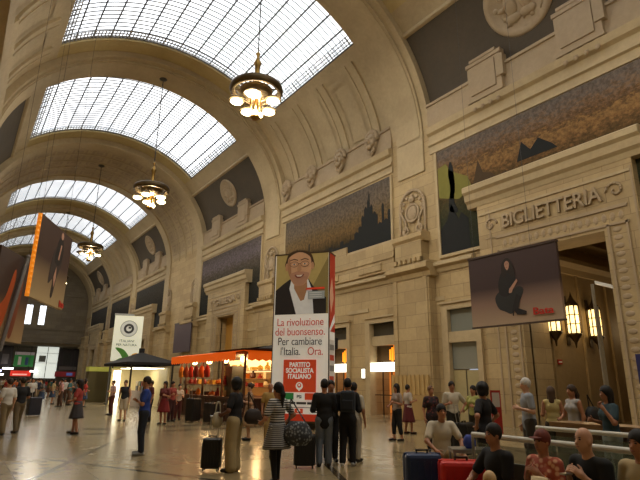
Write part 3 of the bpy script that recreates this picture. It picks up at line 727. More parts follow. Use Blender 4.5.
# ================================================================ CHANDELIERS
def chandelier(y, zt, label, lit=5):
    zr = 14.45
    t = thing('chandelier', label, 'chandelier', (XC, y, zr))
    q = MB(); q.tube((0, 0, 2.0), (0, 0, zt - zr), .03, n=8)
    for k in range(int((zt - zr - 2) / .5)): q.ball((0, 0, 2.2 + k * .5), .055, n=6, k=4)
    q.lathe([(0, 0), (.28, 0), (.3, -.1), (.1, -.22), (0, -.22)], (0, 0, zt - zr), n=14); q.build('chain', M_IRON, t)
    q = MB(); q.lathe([(0, 2.1), (.05, 2.0), (.12, 1.9), (.05, 1.75), (.1, 1.6), (.19, 1.4), (.12, 1.2), (.14, .5), (.28, .3), (.3, .0), (0, 0)], n=16); q.build('stem', M_BRASS, t, smooth=True)
    q = MB(); q.torus((0, 0, 0), 1.08, .14, n=36, flat=1.5)
    for k in range(10):
        a = 2 * PI * k / 10; q.tube((.25 * math.cos(a), .25 * math.sin(a), .1), (1.0 * math.cos(a), 1.0 * math.sin(a), .02), .035, n=6)
        q.ball((1.08 * math.cos(a), 1.08 * math.sin(a), -.02), .13, n=8, k=5)
    q.build('ring', M_BRONZE, t, smooth=True)
    q = MB(); q.lathe([(.75, -.02), (.72, -.2), (.55, -.42), (.25, -.5), (.0, -.5)], n=28); q.build('bowl', M_BRONZE, t, smooth=True)
    q = MB(); q.lathe([(0, -.45), (.12, -.5), (.09, -1.2), (.2, -1.32), (.25, -1.42), (.1, -1.52), (0, -1.52)], n=14)
    for k in range(6):
        a = 2 * PI * k / 6; q.tube((.28 * math.cos(a), .28 * math.sin(a), -.45), (.2 * math.cos(a), .2 * math.sin(a), -1.3), .03, n=6)
    q.build('lower_stem', M_BRASS, t, smooth=True)
    for k in range(5):
        a = 2 * PI * k / 5 + .3; x_, y_ = .86 * math.cos(a), .86 * math.sin(a)
        q = MB(); q.tube((.2 * math.cos(a), .2 * math.sin(a), -.62), (x_, y_, -.5), .03, n=6); q.lathe([(0, 0), (.14, 0), (.36, -.16), (.36, -.2), (.1, -.12)], (x_, y_, -.48), n=16); q.build('arm', M_BRONZE, t)
        q = MB(); q.lathe([(0, 0), (.27, 0), (.28, -.05), (.18, -.12), (0, -.15)], (x_, y_, -.7), n=18)
        q.build('lamp_shade', M_GLOBE if k < lit else mat('unlit_lamp_glass', '8E8772', .4), t, smooth=True)
    q = MB(); q.ball((.18, -.1, -1.25), .14); q.build('bulb', M_GLOBE, t, smooth=True)
    L = bpy.data.lights.new('lamp_light', 'POINT'); L.energy = 2900; L.color = (1, .89, .72); L.shadow_soft_size = .35
    lo = bpy.data.objects.new('lamp_light', L); COL.objects.link(lo); lo.parent = t; lo.location = (0, 0, -1.0)
    return t
chandelier(18.6, 23.2, 'largest brass chandelier with glowing round lamps, hanging before the biggest skylight', 6)
chandelier(33.9, 23.2, 'middle chandelier with glowing lamps, hanging below the second skylight')
chandelier(53.4, 23.2, 'dark chandelier with few glowing lamps beside the fashion banner with orange edge', 2)
chandelier(3.9, 23.2, 'brass chandelier hanging nearly overhead before the camera')
chandelier(72.3, 23.2, 'small distant chandelier beyond the broad arch', 3)
# ================================================================ LANTERNS in the vestibule
def lantern(x, label):
    t = thing('wall_lantern', label, 'lantern', (x, 12.25, 4.45), group='wall lanterns in the ticket office')
    q = MB(); q.lathe([(.22, -.62), (.27, -.5), (.27, .5), (.22, .6)], n=12); q.build('lamp_shade', M_LANTERN, t)
    q = MB(); q.lathe([(0, -1.25), (.03, -1.2), (.06, -1.0), (.16, -.85), (.3, -.66), (.3, -.6), (0, -.6)], n=12); q.lathe([(0, 1.3), (.04, 1.1), (.12, .9), (.26, .7), (.3, .6), (0, .6)], n=12)
    for k in range(8):
        a = 2 * PI * k / 8; q.box(.28 * math.cos(a) - .02, .28 * math.cos(a) + .02, .28 * math.sin(a) - .02, .28 * math.sin(a) + .02, -.62, .62)
    for z in (-.2, .2): q.torus((0, 0, z), .285, .02, n=16, k=5)
    q.build('cage', M_BRONZE, t)
    q = MB(); q.box(-.06, .06, .0, .36, -.75, -.65); q.box(-.06, .06, .0, .36, .65, .75); q.box(-.12, .12, .3, .36, -1.1, 1.1); q.build('bracket', M_BRONZE, t)
    L = bpy.data.lights.new('lantern_light', 'POINT'); L.energy = 30; L.color = (1, .74, .44); L.shadow_soft_size = .3
    lo = bpy.data.objects.new('lantern_light', L); COL.objects.link(lo); lo.parent = t; lo.location = (0, -.55, 0)
lantern(20.75, 'lit wall lantern partly hidden behind the fashion banner, leftmost of the row')
lantern(22.3, 'lit wall lantern just right of the fashion banner, middle of the row')
lantern(24.2, 'lit wall lantern beside the floodlight pole, right of the row')
lantern(28.6, 'lit wall lantern deep inside the vestibule'); lantern(31.5, 'lit wall lantern at the vestibule end')
t = thing('notice_sign', 'small red and white notice on the ticket office wall under the lanterns', 'sign', (21.4, 12.57, 2.6))
q = MB(); q.box(-.16, .16, -.02, .02, -.1, .1); q.build('panel', mat('red_sign', 'A8281C', .5), t); q = MB(); q.box(-.12, .12, -.03, -.02, -.03, .03); q.build('stripe', M_WHITE, t)
# floodlight pole in front of the portal
t = thing('floodlight_pole', 'tall thin grey pole with an angled floodlight in front of the portal jamb', 'lamp', (14.0, 7.04, 0))
q = MB(); q.tube((0, 0, 0), (0, 0, 4.3), .045, .04); q.lathe([(0, .05), (.25, .05), (.28, 0)], n=16); q.tube((.12, 0, 0), (.12, 0, 3.7), .025); q.build('pole', M_STEEL, t)
q = MB(); q.add([(-.05, -.1, 4.3), (.0, -.5, 4.14), (.2, -.45, 4.14), (.15, -.05, 4.3), (-.05, -.1, 4.38), (.0, -.5, 4.22), (.2, -.45, 4.22), (.15, -.05, 4.38)], [(0, 3, 2, 1), (4, 5, 6, 7), (0, 1, 5, 4), (1, 2, 6, 5), (2, 3, 7, 6), (3, 0, 4, 7)])
q.build('lamp_head', mat('white_lamp_head', 'D8D6CC', .3, emit=.15), t)
# ================================================================ BANNERS
def inset_matrix(o, u, n): return face_matrix(o, u, n)
M_CABLE = mat('thin_cable', '26241F', .5)
def crouching_woman(B, s=1.0, flip=1, mirror=False):
    sk = mat('poster_skin', 'B98E78', .6); bk = mat('poster_black_clothes', '17161A', .6); hr = mat('poster_dark_hair', '1E1411', .6); gy = mat('poster_grey_jeans', '26282A', .6)
    P = lambda pts: [(x * s * flip, y * s) for x, y in pts]
    B.poly(P(smooth_pts([(-.42, .02), (-.52, .35), (-.3, .55), (.05, .5), (.3, .62), (.5, .5), (.3, .1), (.05, -.18), (-.2, -.1)])), gy, 'legs')
    B.poly(P(smooth_pts([(-.33, .45), (-.36, .8), (-.22, 1.12), (0, 1.2), (.22, 1.05), (.25, .75), (.12, .5), (-.1, .35)])), bk, 'jacket')
    B.poly(P(smooth_pts([(-.2, 1.0), (-.2, 1.35), (-.06, 1.55), (.1, 1.52), (.2, 1.3), (.26, 1.0), (.12, .95), (0, 1.1), (-.1, .95)])), hr, 'hair')
    B.poly(P(smooth_pts([(-.07, 1.28), (-.08, 1.4), (0, 1.47), (.08, 1.4), (.07, 1.27), (.0, 1.17)])), sk, 'face')
    B.poly(P([(.05, .6), (.3, .85), (.33, .78), (.12, .52)]), sk, 'forearm'); B.poly(P(smooth_pts([(0, .46), (.04, .6), (.14, .6), (.1, .46)])), sk, 'hand')
    B.poly(P([(.05, -.1), (.25, .4), (.4, .3), (.28, -.05), (.55, -.16), (.53, -.26), (.22, -.24), (.12, -.08), (.1, -.26), (.07, -.26)]), bk, 'boots')
    for e in (-.03, .03): B.ell(e * s * flip, 1.37 * s, .014 * s, .008 * s, bk, 'eye')
    B.ell(0, 1.26 * s, .025 * s, .008 * s, mat('poster_lips', '8A3A34', .6), 'mouth')
def standing_woman(B, s=1.0):
    sk = mat('poster_skin', 'B98E78', .6); bk = mat('poster_black_clothes', '17161A', .6); gy = mat('poster_grey_trousers', '3A3230', .6)
    P = lambda pts: [(x * s * 1.8, y * s) for x, y in pts]
    B.poly(P(smooth_pts([(-.3, .8), (-.2, 1.2), (.0, 1.5), (.2, 1.3), (.3, .9), (.1, .2), (.0, -.5), (-.12, -.5), (-.12, .1), (-.35, -.1)])), gy, 'trousers')
    B.poly(P(smooth_pts([(-.15, .8), (-.1, 1.4), (.0, 1.75), (.2, 1.7), (.3, 1.2), (.15, .7)])), bk, 'jacket')
    B.ell(.2 * s, 1.85 * s, .13 * s, .14 * s, sk, 'face'); B.poly(P([(.02, .9), (.1, 1.5), (.16, 1.5), (.1, .9)]), sk, 'arm')
    B.poly(P([(-.1, .2), (.0, .6), (.05, .2), (-.02, -.2)]), sk, 'shirt_highlight')
def plum(name, y0, y1, c0='3E2C2E', c1='8C7264', c2='B09A82'):
    m, t_, b_ = base(name); tc = t_.node('ShaderNodeTexCoord').outputs['Object']; x = t_.node('ShaderNodeSeparateXYZ'); t_.l.new(tc, x.inputs[0])
    e = t_.math('DIVIDE', t_.math('SUBTRACT', x.outputs[2], y0), y1 - y0)
    t_.l.new(t_.ramp(e, [(.0, hexc(c2)), (.3, hexc(c1)), (.52, hexc(c0)), (1, hexc(c0))]), b_.inputs['Base Color']); b_.inputs['Roughness'].default_value = .55
    return m
M_LOGO = mat('red_logo_paint', 'C22A20', .5)
# banner before the ticket office: faces -X, spans Y 7.95..11.15
t = thing('hanging_banner', 'fashion banner with a crouching woman in black, hanging before the ticket office portal', 'banner', (14.0, 9.55, 3.45))
q = MB(); q.box(0, .12, -1.6, 1.6, 0, 2.3); q.build('panel', plum('plum_banner_print', 0, 2.3), t)
[MB().box(-.02, .14, *b_).build('rail', mat('brown_rail', '4A3A34', .5), t) for b_ in ((-1.62, 1.62, 2.28, 2.34), (-1.62, 1.62, -.04, 0))]
q = MB(); [q.tube((.06, yy, 2.3), (.06, yy, 18.6), 0.006, n=5) for yy in (-.75, 1.4)]; q.build('cable', M_CABLE, t)
B = Board(t, (-.003, .1, .5), (0, -1, 0), (-1, 0, 0)); crouching_woman(B, 1.02)
B.txt('Bata', 1.1, -.3, .3, M_LOGO, bold=.012, fit=.66)
# left banner: a boxed banner with an orange light edge
A_, Bp = Vector((1.52, 17.3, 0)), Vector((2.86, 20.1, 0)); dv = (Bp - A_); Lb = dv.length; u = dv.normalized(); n_ = Vector((u.y, -u.x, 0))
t = thing('hanging_banner', 'boxed fashion banner with an orange scalloped edge, hanging high at the left', 'banner', (A_.x, A_.y, 4.0), math.atan2(u.y, u.x))
q = MB(); q.box(0, Lb, 0, .12, 0, 2.6); q.build('panel', plum('plum_tan_banner_print', 0, 2.6, '44302C', '8A7456', 'B39C72'), t)
q = MB()
for k in range(16): q.tube((-.02, .06, .08 + .16 * k), (-.02, .06, .17 + .16 * k), .065, .035, n=8)
q.box(-.02, 0, 0, .12, 0, 2.6)
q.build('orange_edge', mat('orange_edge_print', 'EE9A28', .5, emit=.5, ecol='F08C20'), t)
q = MB(); [q.tube((xx, .15, 2.6), (xx, .15, 18), 0.006, n=5) for xx in (.3, Lb - .3)]; q.build('cable', M_CABLE, t)
B = Board(t, (Lb * .6, -.003, .75), (1, 0, 0), (0, -1, 0)); standing_woman(B, .9); B.txt('Bata', 1.0, -.68, .3, M_LOGO, bold=.03)
# far left partial banner
A2 = Vector((.75, 21.2, 0)); B2 = Vector((2.1, 24.0, 0)); u2 = (B2 - A2).normalized(); L2 = (B2 - A2).length
t = thing('hanging_banner', 'brown and orange banner with a grey tube, partly hidden behind the orange edged banner', 'banner', (A2.x, A2.y, 3.0), math.atan2(u2.y, u2.x))
q = MB(); q.box(0, L2, 0, .12, 0, 3.3); q.build('panel', plum('brown_tan_banner_print', 0, 3.3, '3A2620', '7A5C40', 'A58A62'), t)
q = MB(); q.tube((1.0, -.12, -.4), (2.1, -.12, 3.35), .075, n=10); q.ball((2.1, -.12, 3.35), .1); q.build('tube_edge', mat('grey_tube', '6E6A66', .5), t)
q = MB(); [q.tube((xx, .06, 3.3), (xx, .06, 18.5), 0.006, n=5) for xx in (.5, 2.6)]; q.build('cable', M_CABLE, t)
B = Board(t, (1.4, -.003, 1.4), (1, 0, 0), (0, -1, 0))
B.poly(smooth_pts([(-.9, -.4), (-.4, .2), (-.1, 1.0), (.1, 1.3), (.2, .9), (.0, .1), (-.3, -.8), (-.7, -1.1)]), mat('poster_orange_dress', 'B4501C', .6), 'dress')
B.poly(smooth_pts([(.3, -1.1), (.6, .2), (.8, 1.0), (.95, .9), (.9, 0), (.6, -1.2)]), mat('poster_brown_leg', '7A3A1C', .6), 'leg')
# ================================================================ ADVERTISING TOWER
FL = Vector((10.03, 17.31, 0)); FR = Vector((11.33, 15.48, 0)); u = (FR - FL); wT = u.length; u.normalize(); nn = Vector((u.y, -u.x, 0))
ang = math.atan2(u.y, u.x); HT = 6.5
M_TW = mat('tower_white_print', 'EDEAE0', .45, emit=.22, ecol='F4F0E2')
t = thing('advertising_tower', 'tall white illuminated advertising tower with a portrait of a man in glasses', 'advertising tower', (FL.x - .1, FL.y + .05, 0), ang)
DT = .75
q = MB(); q.box(.1, wT - .1, .08, DT - .05, 0, .28); q.build('base', M_BLACK, t)
q = MB(); q.box(0, wT, 0, DT, .28, HT); q.build('body', M_TW, t)
q = MB()
for bx in ((-.03, .0, -.02, DT, .28, HT + .03), (wT, wT + .03, -.02, .03, .28, HT + .03), (-.03, wT + .03, -.02, DT, HT, HT + .05), (-.03, wT + .03, -.02, DT, .22, .28)): q.box(*bx)
q.build('frame', mat('tower_frame_brown', '4A3A2A', .4), t)
B = Board(t, (wT / 2, -.002, .28), (1, 0, 0), (0, -1, 0)); hw = wT / 2
Hb = HT - .28
K = lambda c, n='print', e=.12: mat('tower_print_' + c, c, .5, emit=e)
B.rect(-hw, hw, 0, .24, K('E0452A'), 'red_foot_band')
yp = 3.86
B.rect(-hw + .04, hw - .02, yp, Hb, K('B5A163'), 'portrait_background')
B.poly([(hw - .9, yp + .6), (hw - .02, yp + 2.2), (hw - .02, yp), (hw - .6, yp)], K('8A7A48'), 'portrait_background')
B.poly([(-hw + .04, yp), (-hw + .04, yp + .95), (-.75, yp + 1.2), (-.42, yp + 1.42), (.25, yp + 1.42), (.5, yp + 1.05), (hw - .1, yp + .6), (hw - .1, yp)], K('2E2C30', e=.03), 'jacket')
B.poly([(-.42, yp + 1.38), (-.5, yp + 1.0), (-.2, yp), (.52, yp), (.45, yp + .9), (.28, yp + 1.35), (.0, yp + 1.2)], K('E4E6E4'), 'shirt')
B.poly([(-.3, yp + 1.0), (-.3, yp + 1.5), (.22, yp + 1.5), (.25, yp + 1.0), (.12, yp + .55), (-.02, yp + .5)], K('A87C58'), 'neck')
HS = 1.22
class Face:
    def poly(f, pts, mt, nm): return B.poly([(-.08 + (x + .06) * HS, yp + 1.25 + (y - yp - 1.25) * HS * .95 - .02) for x, y in pts], mt, nm)
    def ell(f, x, y, rx, ry, mt, nm): return B.ell(-.08 + (x + .06) * HS, yp + 1.25 + (y - yp - 1.25) * HS * .95 - .02, rx * HS, ry * HS, mt, nm)
    def rect(f, a, b, c, d, mt, nm): return f.poly([(a, c), (b, c), (b, d), (a, d)], mt, nm)
Fc = Face()
Fc.poly(smooth_pts([(-.5, yp + 1.75), (-.53, yp + 2.05), (-.4, yp + 2.3), (-.07, yp + 2.37), (.26, yp + 2.28), (.4, yp + 2.05), (.37, yp + 1.7)]), K('4A3626', e=.04), 'hair')
Fc.ell(-.51, yp + 1.8, .05, .13, K('B88A66'), 'ear'); Fc.ell(.38, yp + 1.8, .05, .13, K('B88A66'), 'ear')
Fc.poly(smooth_pts([(-.42, yp + 1.5), (-.48, yp + 1.85), (-.42, yp + 2.14), (-.07, yp + 2.3), (.27, yp + 2.14), (.34, yp + 1.85), (.3, yp + 1.5), (.12, yp + 1.2), (-.07, yp + 1.14), (-.26, yp + 1.2)]), K('CC9E78'), 'face')
Fc.poly(smooth_pts([(-.48, yp + 1.85), (-.42, yp + 2.1), (-.36, yp + 1.8), (-.33, yp + 1.4), (-.24, yp + 1.22), (-.42, yp + 1.5)]), K('A87A58'), 'cheek')
Fc.poly(smooth_pts([(-.38, yp + 1.52), (-.25, yp + 1.22), (-.07, yp + 1.13), (.12, yp + 1.22), (.27, yp + 1.52), (.14, yp + 1.6), (-.07, yp + 1.62), (-.25, yp + 1.6)]), K('B4866A'), 'beard')
for e in (-.25, .12):
    Fc.ell(e, yp + 1.88, .15, .095, K('5A4438', e=.02), 'spectacle_rim'); Fc.ell(e, yp + 1.88, .135, .08, K('C49672'), 'spectacle_lens'); Fc.ell(e, yp + 1.88, .055, .026, K('E0D6CC'), 'eye_white'); Fc.ell(e, yp + 1.88, .026, .026, K('2A2020', e=.01), 'eye')
    Fc.poly([(e - .14, yp + 2.0), (e, yp + 2.045), (e + .13, yp + 2.0), (e + .13, yp + 2.03), (e, yp + 2.075), (e - .14, yp + 2.03)], K('5A4030', e=.03), 'eyebrow')
Fc.rect(-.11, -.02, yp + 1.885, yp + 1.905, K('5A4438', e=.02), 'spectacle_bridge')
Fc.poly(smooth_pts([(-.1, yp + 1.84), (-.03, yp + 1.84), (.01, yp + 1.68), (-.06, yp + 1.63), (-.14, yp + 1.68)]), K('B88A66'), 'nose')
Fc.poly(smooth_pts([(-.22, yp + 1.52), (-.06, yp + 1.49), (.11, yp + 1.53), (.02, yp + 1.42), (-.14, yp + 1.41)]), K('7A3E34'), 'mouth'); Fc.poly([(-.17, yp + 1.505), (-.06, yp + 1.485), (.06, yp + 1.51), (0, yp + 1.45), (-.12, yp + 1.45)], K('E4DACE'), 'teeth')
B.rect(.22, hw - .15, yp + .92, yp + 1.0, K('E0452A'), 'caption_bar'); B.rect(.3, hw - .15, yp + .56, yp + .86, K('9FA6A4'), 'caption_block')
for k in range(3): B.rect(.36, hw - .25, yp + .62 + .08 * k, yp + .65 + .08 * k, K('D0D4D0'), 'caption_line')
RED, BLK, WHT, ORG = K('C4432E'), K('3C3A38', e=.03), K('F2F0E8', e=.2), K('E2502C')
for s, yy, c in (('La rivoluzione', 3.42, RED), ('del buonsenso.', 3.06, RED), ('Per cambiare', 2.70, BLK)): B.txt(s, 0, yy, .41, c, sx=.84)
B.txt("l'Italia.", -.78, 2.33, .41, BLK, align='LEFT', sx=.84); B.txt('Ora.', .32, 2.33, .41, RED, align='LEFT', sx=.84)
B.rect(-.62, .68, 1.0, 2.16, ORG, 'orange_square')
for s, yy in (('PARTITO', 1.9), ('SOCIALISTA', 1.69), ('ITALIANO', 1.48)): B.txt(s, .03, yy, .235, WHT, bold=.035, sx=.88)
B.ell(.03, 1.22, .14, .14, WHT, 'rose_emblem'); B.ell(.03, 1.24, .08, .08, ORG, 'rose_emblem'); B.ell(.03, 1.25, .04, .04, WHT, 'rose_emblem'); B.rect(.0, .06, 1.04, 1.16, WHT, 'rose_emblem')
B.rect(-.62, -.18, .74, .97, K('2F8A4A'), 'green_strip'); B.rect(-.18, .26, .74, .97, WHT, 'white_strip'); B.rect(.26, .68, .74, .97, ORG, 'red_strip')
B.txt('PSI', .04, .79, .16, BLK, bold=.02)
[B.rect(a_, b_, .58, .66, BLK, 'text_line') for a_, b_ in ((-.6, -.42), (-.38, -.1), (-.06, .32), (.36, .68))]; B.rect(-.85, .9, .46, .48, BLK, 'text_line')
B.rect(-.12, .2, .27, .43, ORG, 'small_logo'); B.ell(.04, .36, .06, .06, WHT, 'small_logo'); B.rect(.55, .85, .3, .33, BLK, 'text_line')
Bs = Board(t, (wT + .002, DT / 2, .28), (0, 1, 0), (1, 0, 0))
Bs.rect(-DT / 2, DT / 2, 3.2, Hb, K('C23A26'), 'side_red_field'); Bs.poly([(-.3, 4.6), (.0, 5.3), (.2, 4.5), (-.1, 3.9)], K('E8B090'), 'side_flame'); Bs.poly([(-.35, 3.2), (.3, 3.9), (.35, 3.6), (-.2, 3.2)], WHT, 'side_stripe')
Bs.rect(-DT / 2 + .1, DT / 2 - .1, .9, 2.9, K('D8D4CA'), 'side_text_block')
for k in range(5): Bs.rect(-.25, .25, 1.0 + .38 * k, 1.2 + .38 * k, RED if k % 2 else K('8A8680'), 'side_text_line')
# ================================================================ WHITE TOTEM
t = thing('advertising_totem', 'white totem sign with a round seal and green leaf above the dark tent', 'sign', (10.25, 39.6, 0), -math.radians(20))
q = MB(); q.box(-1.0, 1.0, 0, .4, 3.0, 6.3); q.build('panel', mat('totem_white', 'E4E6D2', .5, emit=.35, ecol='EEF0D8'), t)
q = MB(); q.tube((-.8, .2, 0), (-.8, .2, 3.0), .06); q.build('post', M_IRON, t); q = MB(); q.tube((.8, .2, 0), (.8, .2, 3.0), .06); q.build('post', M_IRON, t)
q = MB(); q.box(-1.05, .3, -.0, .4, 6.3, 6.45); q.build('cap', mat('totem_cap', 'A8AAA8', .5), t)
B = Board(t, (0, -.002, 3.0), (1, 0, 0), (0, -1, 0)); G = K('B9BCB8', e=.1); DG = K('3E4244', e=.03); LG = K('4E8A34', e=.08)
B.ell(.05, 2.35, .62, .62, G, 'seal'); B.ell(.05, 2.35, .54, .54, K('D8DCD6', e=.15), 'seal'); B.ell(.05, 2.35, .36, .36, DG, 'seal'); B.ell(.05, 2.35, .2, .2, K('DCE0DA', e=.15), 'seal'); B.rect(.02, .2, 2.35, 2.5, DG, 'seal')
B.txt('ITALIANI', .0, 1.36, .27, DG); B.txt('PER NATURA', .0, 1.08, .25, DG)
B.poly(smooth_pts([(-.75, .95), (-.2, .85), (.2, .4), (.22, .0), (-.15, .2), (-.4, .55)]), LG, 'leaf'); B.poly(smooth_pts([(-.6, .05), (-.2, .25), (.1, .1), (-.3, -.0)]), LG, 'leaf')
B.poly([(.3, .1), (.45, .5), (.7, .6), (.95, .55), (.95, .1)], K('E0A84A', e=.12), 'orange_patch')
# ================================================================ ORANGE KIOSK
t = thing('market_kiosk', 'brightly lit orange kiosk with goods on shelves and a dark tented roof end', 'kiosk', (9.9, 19.6, 0))
KL, KW = 7.4, 2.9
M_KWOOD = mat('kiosk_dark_wood', '4A2616', .5); M_KLIT = mat('kiosk_lit_back', 'FFE0A0', .5, emit=1.6, ecol='FFD890')
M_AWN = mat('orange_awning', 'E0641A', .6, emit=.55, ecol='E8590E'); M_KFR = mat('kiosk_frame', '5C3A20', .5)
q = MB(); q.box(0, KW, 0, KL, 0, .9); q.box(-.12, KW + .1, -.12, KL + .1, .9, .98)
for k in range(12): q.box(-.03, 0, .2 + k * .72, .75 + k * .72, .12, .82)
for k in range(4): q.box(.15 + k * .7, .7 + k * .7, -.03, 0, .12, .82)
q.build('counter', M_KWOOD, t)
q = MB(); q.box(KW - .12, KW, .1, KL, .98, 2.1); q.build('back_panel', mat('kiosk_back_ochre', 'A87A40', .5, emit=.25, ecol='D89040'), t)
q = MB(); q.box(KW - .14, KW - .02, .1, KL, 2.1, 2.75); q.build('light_panel', M_KLIT, t)
q = MB(); q.box(.35, 1.0, 1.9, 2.6, .98, 2.3); q.build('fridge', mat('grey_green_fridge', '4A4C3C', .4), t)
q = MB()
for yy in (.04, 2.2, 4.4, 6.6, KL - .04):
    for xx in (.04, KW - .04): MB().box(xx - .04, xx + .04, yy - .04, yy + .04, .98, 2.75).build('post', M_KFR, t)
q = MB(); q.box(-.1, KW + .1, -.1, KL + .1, 2.75, 2.87); q.build('roof', mat('kiosk_roof', '6A5A46', .6), t)
q = MB()
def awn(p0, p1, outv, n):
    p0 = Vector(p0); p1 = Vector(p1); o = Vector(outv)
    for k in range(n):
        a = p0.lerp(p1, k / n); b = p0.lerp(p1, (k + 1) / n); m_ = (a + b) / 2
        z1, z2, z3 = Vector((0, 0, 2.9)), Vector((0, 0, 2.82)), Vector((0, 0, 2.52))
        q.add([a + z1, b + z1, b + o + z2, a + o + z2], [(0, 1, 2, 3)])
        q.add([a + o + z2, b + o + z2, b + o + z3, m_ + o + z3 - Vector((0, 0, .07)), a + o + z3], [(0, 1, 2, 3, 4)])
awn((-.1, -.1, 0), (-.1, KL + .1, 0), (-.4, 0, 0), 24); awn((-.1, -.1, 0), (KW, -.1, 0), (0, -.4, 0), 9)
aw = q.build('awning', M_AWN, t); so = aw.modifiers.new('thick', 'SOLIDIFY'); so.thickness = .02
q = MB(); q.prism([(-.45, 2.93), (1.0, 2.95), (3.2, 3.5), (4.3, 3.6), (4.3, 3.1), (-.45, 2.9)], 'y', -.7, 2.6); q.build('dark_canopy', mat('dark_canopy_cloth', '201C1C', .8), t)
q = MB()
for z in (1.35, 1.75, 2.15): q.box(KW - .55, KW - .12, .2, KL - .1, z, z + .03)
q.box(.1, .5, 2.3, KL - .1, 1.45, 1.48)
q.build('shelf', M_KFR, t)
for k in range(4):
    L = bpy.data.lights.new('kiosk_light', 'POINT'); L.energy = 70; L.color = (1, .62, .28); L.shadow_soft_size = .15
    lo = bpy.data.objects.new('kiosk_light', L); COL.objects.link(lo); lo.parent = t; lo.location = (1.2, .8 + 1.85 * k, 2.45)
    q = MB(); q.lathe([(0, .12), (.1, .1), (.16, 0), (.1, -.12), (0, -.14)], (.35, .8 + 1.85 * k, 2.58), n=12); q.build('lamp_shade', mat('kiosk_bulb', 'FFF0C0', .4, emit=9, ecol='FFD890'), t, smooth=True)
rr = random.Random(5); GC = [('red', 'A8301C'), ('orange', 'D87A24'), ('gold', 'C8A040'), ('brown', '5A2C18'), ('cream', 'D8C498'), ('crimson', '8A1E1E')]
gi = 0
for row, (x_, z_) in enumerate(((.25, 1.0), (.3, 1.5), (KW - .33, 1.4), (KW - .33, 1.8), (KW - .33, 2.2))):
    for k in range(11):
        yy = (2.5 if row < 2 else .5) + k * (.58 if row < 2 else .72); nm, c = GC[rr.randrange(6)]
        if rr.random() < .12 or yy > KL - .2: continue
        w_, h_ = .09 + rr.random() * .08, .16 + rr.random() * .14
        q = MB()
        kind = (k + row) % 3
        if kind == 0: q.box(-w_, w_, -w_, w_, 0, h_); nm2 = 'goods_box'
        elif kind == 1: q.lathe([(0, 0), (w_, 0), (w_, h_ * .6), (w_ * .4, h_ * .85), (w_ * .4, h_ * 1.3), (0, h_ * 1.3)], n=10); nm2 = 'bottle'
        else: q.lathe([(0, 0), (w_ * .8, 0), (w_ * 1.2, h_ * .3), (w_ * .9, h_ * .9), (w_ * .3, h_), (w_ * .5, h_ * 1.15), (0, h_ * 1.2)], n=10); nm2 = 'goods_bag'
        o = q.build(nm2, mat('goods_' + c, c, .5), None, loc=(9.9 + x_, 19.6 + yy, z_ + .0))
        tag(o, '%s %s on the %s of the orange kiosk' % (nm, {'goods_box': 'box', 'bottle': 'bottle', 'goods_bag': 'packet'}[nm2], ['counter', 'front shelf', 'lower back shelf', 'middle back shelf', 'top back shelf'][row]), nm2.split('_')[-1], 'goods on the orange kiosk')
# hanging clothes / bags at the left part of the kiosk
for k in range(6):
    q = MB(); nm, c = [('red', 'A82418'), ('orange', 'D8641C'), ('dark red', '701A14'), ('scarlet', 'C0301C'), ('rust', '8A3A1C'), ('amber', 'D08830')][k]
    q.lathe([(0, -.5), (.16, -.45), (.2, -.2), (.13, .0), (.02, .08), (0, .3)], n=12, sx=.7)
    tag(q.build('hanging_bag', mat('bag_' + c, c, .6), None, smooth=True, loc=(9.7, 23.0 + k * .66, 2.28)), nm + ' bag hanging under the awning of the orange kiosk', 'bag', 'bags hanging on the orange kiosk')
# ================================================================ DARK TENT KIOSK
t = thing('tent_kiosk', 'black tented stand with a white lit interior at the left middle distance', 'kiosk', (9.1, 33.4, 0))
TW, TL = 2.6, 5.4; M_TENT = mat('black_tent_cloth', '17171A', .8)
q = MB(); ap = (TW / 2, TL * .5, 3.5); cs = [(-.35, -.35, 2.75), (TW + .35, -.35, 2.75), (TW + .35, TL + .35, 2.75), (-.35, TL + .35, 2.75)]
q.add([ap] + cs + [(x, y, 2.6) for x, y, z in cs], [(0, 1, 2), (0, 2, 3), (0, 3, 4), (0, 4, 1), (1, 5, 6, 2), (2, 6, 7, 3), (3, 7, 8, 4), (4, 8, 5, 1)]); q.box(TW / 2 - .15, TW / 2 + .15, TL / 2 - .15, TL / 2 + .15, 3.45, 3.75)
q.build('canopy', M_TENT, t)
q = MB(); [MB().box(x - .05, x + .05, y - .05, y + .05, 0, 2.75).build('post', M_BLACK, t) for x in (0, TW) for y in (0, TL)]
q = MB(); q.box(TW - .25, TW - .1, .2, TL - .1, .0, 2.45); q.box(.1, TW - .1, TL - .2, TL - .1, 0, 2.45); q.build('back_panel', mat('tent_back_panel', 'B8A878', .5, emit=.25), t)
TLP = mat('tent_light_panel', 'FFF6DC', .5, emit=3.5, ecol='FFF0CC')
[MB().box(.2, .35, y, y + .35, 0, 2.3).build('light_panel', TLP, t) for y in (3.7, 4.7)]; [MB().box(.3, TW - .3, y - .06, y + .06, 2.38, 2.44).build('strip_light', TLP, t) for y in (.8, 2.2, 3.6)]
q = MB(); q.box(1.0, 1.6, .6, 3.2, 0, 1.0); q.build('counter', mat('tent_counter', '5A2420', .5), t)
for k in range(8):
    q = MB(); q.box(-.12, .12, -.2, .2, 0, .3); c = ['6A2018', '2C3A4A', 'A08040', '3A3A3A', '7A5030', '8A2A20', '40503A', 'B0A080'][k]; nm = ['maroon', 'navy', 'ochre', 'charcoal', 'tan', 'red', 'olive', 'ivory'][k]
    tag(q.build('display_box', mat('box_' + c, c, .6), None, loc=(10.4, 34.2 + .32 * (k % 4) * 2 * .98, 1.0 + .301 * (k // 4))), nm + ' box on the counter of the black tented stand', 'box', 'boxes in the black tented stand')
